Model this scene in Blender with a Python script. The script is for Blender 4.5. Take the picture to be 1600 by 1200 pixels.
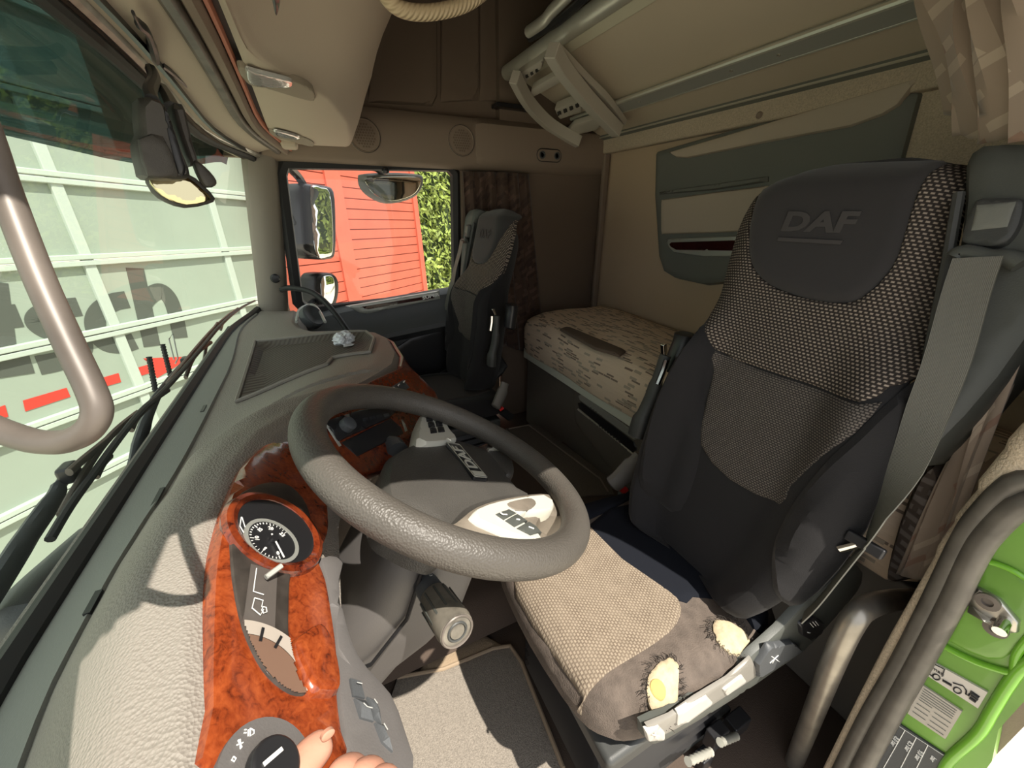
import bpy, bmesh, math, random
from mathutils import Vector as V, Matrix
from mathutils.geometry import delaunay_2d_cdt
random.seed(7)
for o in list(bpy.data.objects): bpy.data.objects.remove(o)
SC = bpy.context.scene
COL = SC.collection
ZC = 1.28                      # eye height above the cab floor; shapes below are measured from the eye
# ------------------------------------------------------------------ camera
YAW = math.atan2(322, math.hypot(600, 266)); PIT = math.atan2(266, 600)
hd = V((math.cos(YAW), -math.sin(YAW), 0))
FW = math.cos(PIT)*hd - math.sin(PIT)*V((0, 0, 1)); UP = math.sin(PIT)*hd + math.cos(PIT)*V((0, 0, 1)); RT = V((hd.y, -hd.x, 0))
cd = bpy.data.cameras.new('camera'); cam = bpy.data.objects.new('camera', cd); COL.objects.link(cam)
cd.sensor_width = 36; cd.lens = 13.5; cd.clip_start = .01; cd.clip_end = 300
cam.matrix_world = Matrix(((RT.x, UP.x, -FW.x, 0), (RT.y, UP.y, -FW.y, 0), (RT.z, UP.z, -FW.z, ZC), (0, 0, 0, 1)))
SC.camera = cam
# ------------------------------------------------------------------ light and exposure
SC.view_settings.view_transform = 'Standard'; SC.view_settings.look = 'None'
SC.view_settings.exposure = 0.85; SC.view_settings.gamma = 1; SC.view_settings.use_curve_mapping = False
w = bpy.data.worlds.new('sky'); SC.world = w; w.use_nodes = True
bg = w.node_tree.nodes['Background']; bg.inputs[0].default_value = (.95, .97, 1, 1); bg.inputs[1].default_value = .78
sd = bpy.data.lights.new('sun', 'SUN'); sd.energy = 4.5; sd.angle = .009; sd.color = (1, .93, .82)
sun = bpy.data.objects.new('sun', sd); COL.objects.link(sun)
SUN = V((1, .36, -1.95)).normalized()
sun.rotation_euler = SUN.to_track_quat('-Z', 'Y').to_euler(); sun.location = (-4, -2, 9)

# ------------------------------------------------------------------ measuring helpers
def ray(px, py): return FW + RT*((px-800)/600) - UP*((py-600)/600)
def P(px, py, ax, val):
    r = ray(px, py); return r*(val/r['xyz'.index(ax)])
def PL(px, py, p0, n):
    r = ray(px, py); return r*(V(p0).dot(n)/r.dot(n))
class Plane:
    def __init__(s, o, u, v):
        s.o = V(o); s.u = V(u).normalized(); v = V(v); s.v = (v-s.u*v.dot(s.u)).normalized(); s.n = s.u.cross(s.v)
    def at(s, a, b, h=0): return s.o + s.u*a + s.v*b + s.n*h
    def px(s, x, y, h=0):
        p = PL(x, y, s.o+s.n*h, s.n) - s.o; return (p.dot(s.u), p.dot(s.v))
    def tr(s, pts, h=0): return [s.px(x, y, h) for x, y in pts]
def sm(a, b, x):
    t = max(0, min(1, (x-a)/(b-a))); return t*t*(3-2*t)
def lerp(a, b, t): return a+(b-a)*t
def interp(tab, x):
    if x <= tab[0][0]: return tab[0][1]
    for (x0, y0), (x1, y1) in zip(tab, tab[1:]):
        if x <= x1: return y0+(y1-y0)*(x-x0)/(x1-x0)
    return tab[-1][1]
def crom(pts, n=6, closed=True):
    pts = [V(p) for p in pts]; N = len(pts); out = []
    for i in range(N if closed else N-1):
        g = (lambda k: pts[k % N]) if closed else (lambda k: pts[max(0, min(N-1, k))])
        a, b, c, d = g(i-1), g(i), g(i+1), g(i+2)
        for k in range(n):
            t = k/n
            out.append(.5*((2*b)+(c-a)*t+(2*a-5*b+4*c-d)*t*t+(3*b-a-3*c+d)*t**3))
    if not closed: out.append(pts[-1].copy())
    return out
def rrect(w, h, r, n=5):
    out = []
    for cx, cy, a0 in ((w/2-r, h/2-r, 0), (-w/2+r, h/2-r, 90), (-w/2+r, -h/2+r, 180), (w/2-r, -h/2+r, 270)):
        for k in range(n+1):
            a = math.radians(a0+90*k/n); out.append((cx+r*math.cos(a), cy+r*math.sin(a)))
    return out
def segd(p, a, b):
    ab = b-a; t = max(0, min(1, (p-a).dot(ab)/max(ab.length_squared, 1e-12))); return (p-a-ab*t).length
def polyd(p, poly):
    return min(segd(p, poly[i-1], poly[i]) for i in range(len(poly)))
def inside(p, poly):
    c = False
    for i in range(len(poly)):
        a, b = poly[i-1], poly[i]
        if (a.y > p.y) != (b.y > p.y) and p.x < (b.x-a.x)*(p.y-a.y)/(b.y-a.y)+a.x: c = not c
    return c
def dens(poly, step, closed=True):
    out = []; N = len(poly)
    for i in range(N if closed else N-1):
        a, b = V(poly[i]), V(poly[(i+1) % N]); k = max(1, int((b-a).length/step+.5))
        for j in range(k): out.append(a.lerp(b, j/k))
    if not closed: out.append(V(poly[-1]))
    return out

# ------------------------------------------------------------------ mesh collector
LOC = {}
class MB:
    def __init__(s): s.v = []; s.f = []; s.uv = []
    def add(s, vs, fs, uv=None):
        o = len(s.v); s.v += [V(x) for x in vs]; s.f += [[i+o for i in f] for f in fs]
        s.uv += uv if uv else [(x[0]+x[1]*.31, x[2]+x[1]*.77) for x in vs]; return s
    def grid(s, rows, uv=None, cu=False, cv=False, capu=False):
        R, C = len(rows), len(rows[0]); vs = [p for r in rows for p in r]; fs = []
        for i in range(R if cu else R-1):
            for j in range(C if cv else C-1):
                a = i*C+j; b = i*C+(j+1) % C; c = ((i+1) % R)*C+(j+1) % C; d = ((i+1) % R)*C+j
                fs.append([a, b, c, d])
        if capu: fs += [list(range(C))[::-1], [(R-1)*C+j for j in range(C)]]
        return s.add(vs, fs, [q for r in uv for q in r] if uv else None)
    def box(s, c, d, u=(1, 0, 0), v=(0, 1, 0)):
        u = V(u).normalized(); v = V(v); v = (v-u*v.dot(u)).normalized(); w_ = u.cross(v); c = V(c)
        vs = [c+u*(d[0]/2*i)+v*(d[1]/2*j)+w_*(d[2]/2*k) for k in (-1, 1) for j in (-1, 1) for i in (-1, 1)]
        uv = [(d[0]/2*i+d[2]/2*k, d[1]/2*j) for k in (-1, 1) for j in (-1, 1) for i in (-1, 1)]
        return s.add(vs, [[0, 2, 3, 1], [4, 5, 7, 6], [0, 1, 5, 4], [2, 6, 7, 3], [0, 4, 6, 2], [1, 3, 7, 5]], uv)
    def tube(s, path, r, n=10, closed=False, flat=None, up=None):
        path = [V(p) for p in path]; N = len(path); rows = []
        prev = None; uv = []; L = 0
        for i, p in enumerate(path):
            a = path[i-1] if (i or closed) else p; b = path[(i+1) % N] if (i < N-1 or closed) else p
            t = (b-a).normalized()
            if prev is None:
                g = V(up) if up else (V((0, 0, 1)) if abs(t.z) < .9 else V((1, 0, 0)))
            else: g = prev if not up else V(up)
            e = (g-t*g.dot(t)).normalized(); prev = e; f2 = t.cross(e)
            rr = r[i] if isinstance(r, (list, tuple)) else r
            fl = flat if flat else 1
            rows.append([p+e*(rr*math.cos(2*math.pi*k/n))+f2*(rr*fl*math.sin(2*math.pi*k/n)) for k in range(n)])
            if i: L += (p-path[i-1]).length
            uv.append([(k/n*.06, L) for k in range(n)])
        return s.grid(rows, uv, cu=closed, cv=True, capu=not closed)
    def ribbon(s, path, side, wd, th=.002):
        path = [V(p) for p in path]; rows = []; uv = []; L = 0
        for i, p in enumerate(path):
            t = (path[min(i+1, len(path)-1)]-path[max(i-1, 0)]).normalized()
            sd_ = V(side[i] if isinstance(side, list) else side); sd_ = (sd_-t*sd_.dot(t)).normalized(); nn = t.cross(sd_)
            ww = wd[i] if isinstance(wd, list) else wd
            if i: L += (p-path[i-1]).length
            rows.append([p+sd_*(ww/2*a)+nn*(th/2*b) for a, b in ((-1, -1), (1, -1), (1, 1), (-1, 1))]); uv.append([(-ww/2, L), (ww/2, L), (ww/2, L), (-ww/2, L)])
        return s.grid(rows, uv, cv=True, capu=True)
    def lathe(s, prof, o, ax, n=24):
        ax = V(ax).normalized(); g = V((0, 0, 1)) if abs(ax.z) < .9 else V((1, 0, 0))
        e = (g-ax*g.dot(ax)).normalized(); f2 = ax.cross(e); o = V(o)
        rows = [[o+ax*h+e*(r*math.cos(2*math.pi*k/n))+f2*(r*math.sin(2*math.pi*k/n)) for k in range(n)] for r, h in prof]
        return s.grid(rows, None, cv=True, capu=True)
    def patch(s, poly, fn, h=.006, edge=.015, step=.02, back=.01, base=0, uvo=(0, 0), dome=0):
        """a puffed panel over outline poly on surface fn(a,b,h)"""
        poly = [V((p[0], p[1])) for p in poly]; b = dens(poly, step); n0 = len(b)
        xs = [p.x for p in b]; ys = [p.y for p in b]; pts = list(b)
        rings = [edge*.35, edge] if edge > 0 else []
        for rd in rings:
            for i in range(0, n0):
                t = (b[(i+1) % n0]-b[i-1])
                if t.length < 1e-9: continue
                q = V((-t.y, t.x)).normalized()
                for sg in (1, -1):
                    c = b[i]+q*(rd*sg)
                    if inside(c, b) and abs(polyd(c, b)-rd) < rd*.12: pts.append(c)
        nx = int((max(xs)-min(xs))/step)+1; ny = int((max(ys)-min(ys))/step)+1
        if nx*ny < 12000:
            for i in range(nx+1):
                for j in range(ny+1):
                    c = V((min(xs)+(i+.5*(j % 2))*step, min(ys)+j*step))
                    if inside(c, b) and polyd(c, b) > max(edge*1.25, step*.4): pts.append(c)
        r = delaunay_2d_cdt(pts, [], [list(range(n0))], 1, 1e-6)
        vs, uv = [], []; mx = max(max(xs)-min(xs), max(ys)-min(ys))/2
        P2 = r[0]
        for p in P2:
            d = polyd(p, b) if edge > 0 else 1
            k = 1 if edge <= 0 else math.sqrt(max(0, 1-(1-min(1, d/edge))**2))
            vs.append(V(fn(p.x, p.y, base+h*k+dome*sm(0, mx, d)))); uv.append((p.x+uvo[0], p.y+uvo[1]))
        fs = [list(f) for f in r[2]]
        # skirt
        from collections import Counter
        ec = Counter(); dr = {}
        for f in fs:
            for i in range(len(f)):
                a, c = f[i], f[(i+1) % len(f)]; ec[frozenset((a, c))] += 1; dr[frozenset((a, c))] = (a, c)
        idx = {}
        for e, k in ec.items():
            if k == 1:
                a, c = dr[e]
                for q in (a, c):
                    if q not in idx:
                        idx[q] = len(vs); vs.append(V(fn(P2[q].x, P2[q].y, base-back))); uv.append((P2[q].x, P2[q].y))
                fs.append([c, a, idx[a], idx[c]])
        return s.add(vs, fs, uv)
    def build(s, name, m, parent=None, smooth=True, bevel=0, seg=2, sub=0, kind=None, label=None):
        me = bpy.data.meshes.new(name); off = LOC.get(parent.name, V((0, 0, 0))) if parent else V((0, 0, 0))
        z = V((0, 0, ZC))
        me.from_pydata([p+z-off for p in s.v], [], s.f)
        ul = me.uv_layers.new(name='uv')
        for lp in me.loops: ul.data[lp.index].uv = s.uv[lp.vertex_index]
        bm = bmesh.new(); bm.from_mesh(me); bmesh.ops.recalc_face_normals(bm, faces=bm.faces); bm.to_mesh(me); bm.free()
        me.update()
        o = bpy.data.objects.new(name, me); COL.objects.link(o)
        if parent: o.parent = parent; LOC[o.name] = off
        else: LOC[o.name] = V((0, 0, 0))
        me.materials.append(m)
        if smooth:
            for p in me.polygons: p.use_smooth = True
            try: me.set_sharp_from_angle(angle=math.radians(38))
            except Exception: pass
        if bevel:
            b = o.modifiers.new('bevel', 'BEVEL'); b.width = bevel; b.segments = seg; b.limit_method = 'ANGLE'; b.angle_limit = math.radians(40); b.harden_normals = True
        if sub:
            q = o.modifiers.new('sub', 'SUBSURF'); q.levels = sub; q.render_levels = sub
        if kind: o['kind'] = kind
        if label: o['label'] = label
        return o
def empty(name, loc, label, cat, group=None, kind=None):
    o = bpy.data.objects.new(name, None); COL.objects.link(o); o.location = V(loc)+V((0, 0, ZC)); o.empty_display_size = .05
    LOC[o.name] = o.location.copy()
    if label: o['label'] = label
    if cat: o['category'] = cat
    if group: o['group'] = group
    if kind: o['kind'] = kind
    return o
def tag(o, label, cat, group=None):
    o['label'] = label; o['category'] = cat
    if group: o['group'] = group
    return o
def struct(o, label=None):
    o['kind'] = 'structure'
    if label: o['label'] = label
    return o
def text(body, pl, a, b, size, m, parent, name='lettering', h=.001, ext=.0004, rot=0, bold=0, sx=1, shear=0, align='CENTER'):
    c = bpy.data.curves.new(name, 'FONT'); c.body = body; c.size = size; c.align_x = align; c.align_y = 'CENTER'; c.extrude = ext; c.offset = bold; c.shear = shear
    c.resolution_u = 3
    t = bpy.data.objects.new('tmp', c); COL.objects.link(t)
    me = bpy.data.meshes.new_from_object(t.evaluated_get(bpy.context.evaluated_depsgraph_get()))
    bpy.data.objects.remove(t)
    mb = MB(); ca, sa = math.cos(rot), math.sin(rot)
    vs = [pl.at(a+(v.co.x*sx*ca-v.co.y*sa), b+(v.co.x*sx*sa+v.co.y*ca), h+v.co.z) for v in me.vertices]
    mb.add(vs, [list(p.vertices) for p in me.polygons]); bpy.data.meshes.remove(me)
    return mb.build(name, m, parent, smooth=False)

# ------------------------------------------------------------------ materials
def nt(name):
    m = bpy.data.materials.new(name); m.use_nodes = True; n = m.node_tree.nodes; return m, n, m.node_tree.links, n['Principled BSDF']
def mat(name, col, rough=.6, metal=0, bump=0, bs=300, var=0, vs=8, coat=0, spec=.5, vor=False, sheen=0, trans=0):
    m, n, l, p = nt(name); p.inputs['Base Color'].default_value = (*col, 1); p.inputs['Roughness'].default_value = rough; p.inputs['Metallic'].default_value = metal
    p.inputs['Coat Weight'].default_value = coat; p.inputs['Specular IOR Level'].default_value = spec; p.inputs['Sheen Weight'].default_value = sheen
    tc = n.new('ShaderNodeTexCoord')
    if var:
        t = n.new('ShaderNodeTexNoise'); t.inputs['Scale'].default_value = vs; t.inputs['Detail'].default_value = 6; l.new(tc.outputs['Object'], t.inputs['Vector'])
        r = n.new('ShaderNodeValToRGB'); r.color_ramp.elements[0].position = .3; r.color_ramp.elements[1].position = .72
        r.color_ramp.elements[0].color = (*[c*(1-var) for c in col], 1); r.color_ramp.elements[1].color = (*[min(1, c*(1+var)) for c in col], 1)
        l.new(t.outputs['Fac'], r.inputs[0]); l.new(r.outputs[0], p.inputs['Base Color'])
    if bump:
        t = n.new('ShaderNodeTexVoronoi' if vor else 'ShaderNodeTexNoise'); t.inputs['Scale'].default_value = bs; l.new(tc.outputs['Object'], t.inputs['Vector'])
        b = n.new('ShaderNodeBump'); b.inputs['Strength'].default_value = bump; b.inputs['Distance'].default_value = .002
        l.new(t.outputs[0], b.inputs['Height']); l.new(b.outputs[0], p.inputs['Normal'])
    return m
def glass(name, tint=(1, 1, 1), refl=.08, rough=0.0):
    m = bpy.data.materials.new(name); m.use_nodes = True; n = m.node_tree.nodes; l = m.node_tree.links; n.clear()
    o = n.new('ShaderNodeOutputMaterial'); mx = n.new('ShaderNodeMixShader'); t = n.new('ShaderNodeBsdfTransparent'); g = n.new('ShaderNodeBsdfGlossy'); fr = n.new('ShaderNodeFresnel')
    fr.inputs[0].default_value = 1.35; t.inputs[0].default_value = (*tint, 1); g.inputs['Roughness'].default_value = rough
    mu = n.new('ShaderNodeMath'); mu.operation = 'MULTIPLY_ADD'; mu.inputs[1].default_value = refl*.6; mu.inputs[2].default_value = refl*.6; mu.use_clamp = True
    l.new(fr.outputs[0], mu.inputs[0]); l.new(mu.outputs[0], mx.inputs[0]); l.new(t.outputs[0], mx.inputs[1]); l.new(g.outputs[0], mx.inputs[2]); l.new(mx.outputs[0], o.inputs[0])
    return m
def uvnode(n, l, sc=(1, 1), rot=0):
    u = n.new('ShaderNodeUVMap'); u.uv_map = 'uv'; mp = n.new('ShaderNodeMapping'); mp.inputs['Scale'].default_value = (sc[0], sc[1], 1); mp.inputs['Rotation'].default_value = (0, 0, rot)
    l.new(u.outputs[0], mp.inputs[0]); return mp.outputs[0]
def dotted(name, dark, light, w=.0078, h=.0062, mort=.0034, rough=.9, dust=None):
    m, n, l, p = nt(name); b = n.new('ShaderNodeTexBrick'); l.new(uvnode(n, l), b.inputs['Vector'])
    b.inputs['Scale'].default_value = 1; b.inputs['Brick Width'].default_value = w; b.inputs['Row Height'].default_value = h; b.inputs['Mortar Size'].default_value = mort/2
    b.inputs['Mortar Smooth'].default_value = .5; b.inputs['Color1'].default_value = (*light, 1); b.inputs['Color2'].default_value = (*[c*.8 for c in light], 1); b.inputs['Mortar'].default_value = (*dark, 1)
    b.offset = .5
    c = b.outputs[0]
    if dust:
        t = n.new('ShaderNodeTexNoise'); t.inputs['Scale'].default_value = 9; t.inputs['Detail'].default_value = 4; mx = n.new('ShaderNodeMixRGB'); mx.inputs[2].default_value = (*dust, 1)
        r = n.new('ShaderNodeMapRange'); r.inputs['From Min'].default_value = .35; r.inputs['From Max'].default_value = .75; r.inputs['To Max'].default_value = .45
        l.new(t.outputs[0], r.inputs[0]); l.new(r.outputs[0], mx.inputs[0]); l.new(c, mx.inputs[1]); c = mx.outputs[0]
    l.new(c, p.inputs['Base Color']); p.inputs['Roughness'].default_value = rough; p.inputs['Specular IOR Level'].default_value = .2
    bp = n.new('ShaderNodeBump'); bp.inputs['Strength'].default_value = .5; bp.inputs['Distance'].default_value = .002; bp.invert = True
    l.new(b.outputs['Fac'], bp.inputs['Height']); l.new(bp.outputs[0], p.inputs['Normal']); return m
def burl(name, a, b_, c):
    m, n, l, p = nt(name); tc = n.new('ShaderNodeTexCoord')
    t1 = n.new('ShaderNodeTexNoise'); t1.inputs['Scale'].default_value = 22; t1.inputs['Detail'].default_value = 8; t1.inputs['Roughness'].default_value = .7; t1.inputs['Distortion'].default_value = 2.2
    t2 = n.new('ShaderNodeTexNoise'); t2.inputs['Scale'].default_value = 150; t2.inputs['Detail'].default_value = 5; t2.inputs['Distortion'].default_value = 1
    l.new(tc.outputs['Object'], t1.inputs['Vector']); l.new(tc.outputs['Object'], t2.inputs['Vector'])
    mx = n.new('ShaderNodeMath'); mx.operation = 'MULTIPLY_ADD'; mx.inputs[1].default_value = .45; l.new(t2.outputs[0], mx.inputs[0]); 
    m2 = n.new('ShaderNodeMath'); m2.operation = 'MULTIPLY'; m2.inputs[1].default_value = .6; l.new(t1.outputs[0], m2.inputs[0]); l.new(m2.outputs[0], mx.inputs[2])
    r = n.new('ShaderNodeValToRGB'); e = r.color_ramp.elements; e[0].position = .38; e[0].color = (*a, 1); e[1].position = .66; e[1].color = (*c, 1); k = e.new(.5); k.color = (*b_, 1)
    l.new(mx.outputs[0], r.inputs[0]); l.new(r.outputs[0], p.inputs['Base Color']); p.inputs['Roughness'].default_value = .25; p.inputs['Coat Weight'].default_value = .6; p.inputs['Coat Roughness'].default_value = .08
    return m
def dashes(name, base, dk, lt):
    m, n, l, p = nt(name); uv = uvnode(n, l); cur = None
    for (w, h, off, col, thr, seed) in ((.05, .0105, .37, dk, .82, 0), (.042, .014, .61, lt, .82, 3.7)):
        b = n.new('ShaderNodeTexBrick'); mp = n.new('ShaderNodeMapping'); mp.inputs['Location'].default_value = (seed, seed*.6, 0); l.new(uv, mp.inputs[0]); l.new(mp.outputs[0], b.inputs['Vector'])
        b.inputs['Scale'].default_value = 1; b.inputs['Brick Width'].default_value = w; b.inputs['Row Height'].default_value = h; b.inputs['Mortar Size'].default_value = .0016; b.inputs['Mortar Smooth'].default_value = .1
        b.inputs['Color1'].default_value = (0, 0, 0, 1); b.inputs['Color2'].default_value = (1, 1, 1, 1); b.inputs['Mortar'].default_value = (0, 0, 0, 1); b.offset = off
        r = n.new('ShaderNodeValToRGB'); r.color_ramp.interpolation = 'CONSTANT'; r.color_ramp.elements[1].position = thr; l.new(b.outputs[0], r.inputs[0])
        mx = n.new('ShaderNodeMixRGB'); l.new(r.outputs[0], mx.inputs[0]); mx.inputs[2].default_value = (*col, 1)
        if cur is None: mx.inputs[1].default_value = (*base, 1)
        else: l.new(cur, mx.inputs[1])
        cur = mx.outputs[0]
    l.new(cur, p.inputs['Base Color']); p.inputs['Roughness'].default_value = .9
    t = n.new('ShaderNodeTexNoise'); t.inputs['Scale'].default_value = 14; bp = n.new('ShaderNodeBump'); bp.inputs['Strength'].default_value = .35; bp.inputs['Distance'].default_value = .02; l.new(t.outputs[0], bp.inputs['Height']); l.new(bp.outputs[0], p.inputs['Normal'])
    return m
def stripes(name, base, cols, sc):
    """curtain cloth: scattered slanted bars"""
    m, n, l, p = nt(name); uv = uvnode(n, l, (1, 1), .5); cur = None
    for i, (col, thr) in enumerate(cols):
        b = n.new('ShaderNodeTexBrick'); mp = n.new('ShaderNodeMapping'); mp.inputs['Location'].default_value = (i*1.7, i*.9, 0); l.new(uv, mp.inputs[0]); l.new(mp.outputs[0], b.inputs['Vector'])
        b.inputs['Scale'].default_value = sc; b.inputs['Brick Width'].default_value = .12; b.inputs['Row Height'].default_value = .03; b.inputs['Mortar Size'].default_value = .002
        b.inputs['Color1'].default_value = (0, 0, 0, 1); b.inputs['Color2'].default_value = (1, 1, 1, 1); b.inputs['Mortar'].default_value = (0, 0, 0, 1); b.offset = .37+.2*i
        r = n.new('ShaderNodeValToRGB'); r.color_ramp.interpolation = 'CONSTANT'; r.color_ramp.elements[1].position = thr; l.new(b.outputs[0], r.inputs[0])
        mx = n.new('ShaderNodeMixRGB'); l.new(r.outputs[0], mx.inputs[0]); mx.inputs[2].default_value = (*col, 1)
        if cur is None: mx.inputs[1].default_value = (*base, 1)
        else: l.new(cur, mx.inputs[1])
        cur = mx.outputs[0]
    l.new(cur, p.inputs['Base Color']); p.inputs['Roughness'].default_value = .8; p.inputs['Sheen Weight'].default_value = .2; return m
def wavebump(name, col, rough, sc, axis='X', dist=.002, strength=.7):
    m, n, l, p = nt(name); p.inputs['Base Color'].default_value = (*col, 1); p.inputs['Roughness'].default_value = rough
    t = n.new('ShaderNodeTexWave'); t.inputs['Scale'].default_value = sc; t.bands_direction = axis; t.inputs['Distortion'].default_value = 0
    u = uvnode(n, l); l.new(u, t.inputs['Vector'])
    b = n.new('ShaderNodeBump'); b.inputs['Strength'].default_value = strength; b.inputs['Distance'].default_value = dist; l.new(t.outputs[0], b.inputs['Height']); l.new(b.outputs[0], p.inputs['Normal']); return m
M = {}
M['dash'] = mat('dash_skin', (.25, .225, .195), .62, bump=.5, bs=420, vor=True)
M['dashgrey'] = mat('dash_grey', (.2, .205, .185), .55, bump=.2, bs=500)
M['darkgrey'] = mat('dark_grey_plastic', (.075, .08, .085), .5, bump=.15, bs=600)
M['column'] = mat('column_plastic', (.12, .112, .108), .55, bump=.12, bs=600)
M['black'] = mat('black_plastic', (.018, .018, .02), .35)
M['rubber'] = mat('black_rubber', (.014, .014, .015), .6)
M['sealgrey'] = mat('door_seal_rubber', (.1, .09, .076), .4, var=.25, vs=30)
M['beige'] = mat('headliner_beige', (.52, .44, .345), .8, bump=.15, bs=500)
M['beige2'] = mat('side_panel_beige', (.25, .19, .145), .75, bump=.2, bs=420)
M['brown'] = mat('roof_side_brown', (.17, .125, .092), .85, bump=.2, bs=420)
M['fuzzy'] = mat('fuzzy_wall_lining', (.56, .465, .345), .95, bump=.9, bs=260, var=.18, vs=260)
M['wallsmooth'] = mat('rear_wall_lining', (.56, .43, .295), .9, bump=.25, bs=600)
M['bunk'] = mat('bunk_underside', (.58, .49, .37), .8, bump=.1, bs=500)
M['alu'] = mat('satin_aluminium', (.72, .71, .62), .4, .6)
M['alud'] = mat('grey_rail_metal', (.5, .51, .47), .45, .5)
M['pocket'] = mat('pocket_grey', (.17, .175, .155), .6, bump=.15, bs=500)
M['carpet'] = mat('floor_carpet', (.16, .135, .11), .97, bump=1, bs=380, var=.3, vs=300)
M['floor'] = mat('floor_brown', (.085, .06, .045), .9, bump=.5, bs=300)
M['base'] = mat('bunk_base_grey', (.15, .135, .115), .7, bump=.2, bs=500)
M['seatdark'] = mat('seat_dark_cloth', (.015, .0142, .0152), .85, bump=.35, bs=700, sheen=.1, spec=.3)
M['cushshade'] = mat('cushion_shaded_cloth', (.008, .0095, .0145), .9, bump=.35, bs=700, spec=.2)  # darker bluish copy of the seat cloth, paints shade on the cushion
M['seatworn'] = mat('seat_worn_border', (.12, .095, .078), .95, bump=.7, bs=420, var=.25, vs=40)
M['seathead'] = mat('seat_head_velour', (.026, .024, .025), .9, sheen=.2, bump=.2, bs=600)
M['dots'] = dotted('seat_dotted_cloth', (.034, .028, .025), (.36, .30, .245), mort=.0044)
M['dotsfine'] = dotted('seat_fine_cloth', (.034, .03, .028), (.17, .148, .13), .0062, .0044, .0022)
M['dotslit'] = dotted('cushion_sunlit_dots', (.15, .115, .085), (.34, .28, .21), .0072, .0058, .003, dust=(.3, .245, .185))  # paler copy of the dotted cloth: painted sunlight plus dust
M['foam'] = mat('bare_foam', (.50, .41, .27), .95, bump=.8, bs=120, var=.2, vs=60)
M['foamy'] = mat('yellow_foam', (.52, .36, .13), .95, bump=.5, bs=120)
M['fray'] = mat('frayed_thread', (.05, .042, .036), .95)
M['belt'] = wavebump('belt_webbing', (.15, .148, .125), .6, 190, 'X', .0008, .5)
M['shell'] = mat('seat_shell_plastic', (.05, .052, .05), .5, bump=.15, bs=600)
M['shellgrey'] = mat('belt_housing_plastic', (.075, .08, .072), .5, bump=.12, bs=600)
M['rim'] = mat('wheel_rim_skin', (.088, .079, .068), .45, spec=.45, bump=.35, bs=380, vor=True, var=.2, vs=7)
M['pad'] = mat('wheel_pad', (.066, .062, .056), .45, bump=.3, bs=480, vor=True, var=.15, vs=10)
M['spoke'] = mat('wheel_spoke_dirty', (.2, .17, .135), .6, var=.35, vs=14, bump=.2, bs=300)
M['bezel'] = mat('silver_bezel', (.72, .71, .62), .4, .25)
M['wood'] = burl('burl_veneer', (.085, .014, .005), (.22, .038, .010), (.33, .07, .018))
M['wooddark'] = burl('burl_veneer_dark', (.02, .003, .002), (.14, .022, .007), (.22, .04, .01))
M['white'] = mat('white_print', (.85, .85, .82), .5)
M['greyprint'] = mat('grey_print', (.42, .42, .4), .5)
M['emb'] = mat('embossed_cloth', (.055, .05, .05), .85)
M['red'] = mat('red_button', (.75, .03, .03), .4)
M['chrome'] = mat('chrome', (.72, .72, .7), .12, 1)
M['steel'] = mat('brushed_steel', (.55, .53, .48), .3, .9, var=.2, vs=30)
M['bar'] = mat('grab_bar_metal', (.34, .315, .275), .35, .75, var=.2, vs=20)
M['tubegrey'] = mat('handle_tube_paint', (.15, .128, .11), .45, .2, var=.3, vs=18)
M['lamp'] = mat('lamp_lens', (.6, .6, .58), .1, .3, coat=1, bump=.6, bs=90)
M['matt'] = dashes('mattress_cloth', (.80, .64, .48), (.27, .20, .15), (.50, .41, .31))
M['mattband'] = mat('mattress_band', (.16, .115, .085), .95, bump=.6, bs=300)
M['curt'] = stripes('curtain_cloth', (.37, .29, .225), (((.5, .41, .32), .86), ((.31, .195, .145), .88)), 1.9)
M['curtdark'] = stripes('curtain_cloth_brown', (.075, .042, .028), (((.12, .07, .05), .72), ((.05, .026, .018), .72)), 1.6)
M['paper'] = mat('white_paper', (.75, .77, .8), .8)
M['skin'] = mat('skin', (.58, .29, .2), .5, var=.12, vs=30, bump=.12, bs=200)
M['nail'] = mat('nail', (.46, .23, .155), .5)
M['cord'] = wavebump('braided_hose', (.5, .4, .26), .5, 60, 'DIAGONAL', .002, .9)
M['green'] = mat('green_paint_lit', (.16, .42, .028), .3, coat=.6)  # brighter copy of the pillar green, paints highlights on the ridges
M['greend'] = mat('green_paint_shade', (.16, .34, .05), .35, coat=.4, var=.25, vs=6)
M['glass'] = glass('window_glass', (.86, .95, .88), .06)
M['glassside'] = glass('side_glass', (.95, .97, .96), .06)
M['lens'] = glass('cluster_lens', (.92, .92, .92), .06)
M['visor'] = glass('visor_tint', (.2, .27, .27), .1)
M['mirror'] = mat('mirror_face', (.85, .86, .84), .02, 1)
M['panelg'] = mat('garage_panel', (.32, .365, .31), .5, var=.05, vs=2)
M['railg'] = mat('garage_rail', (.47, .52, .47), .4)
M['letter'] = mat('grey_lettering', (.085, .092, .08), .5)
M['redlet'] = mat('red_lettering', (.62, .045, .03), .5)
M['redwood'] = mat('red_painted_board', (.50, .11, .065), .6, var=.1, vs=3, bump=.15, bs=60)
M['leaf'] = mat('hedge_leaf', (.24, .31, .06), .5, var=.5, vs=3)
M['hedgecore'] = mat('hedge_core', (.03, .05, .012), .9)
M['ground'] = mat('gravel_ground', (.58, .53, .43), .95, bump=1, bs=30, var=.3, vs=25)
M['winefill'] = mat('wine_insert', (.04, .008, .008), .15, coat=1)
M['traymat'] = wavebump('tray_ribs', (.085, .068, .056), .7, 30, 'DIAGONAL', .002, .8)

# ================================================================== SETTING
# floor
mb = MB(); mb.box((1.1, -.35, -1.31), (2.2, 2.6, .06)); struct(mb.build('floor', M['floor'], smooth=False))
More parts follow.
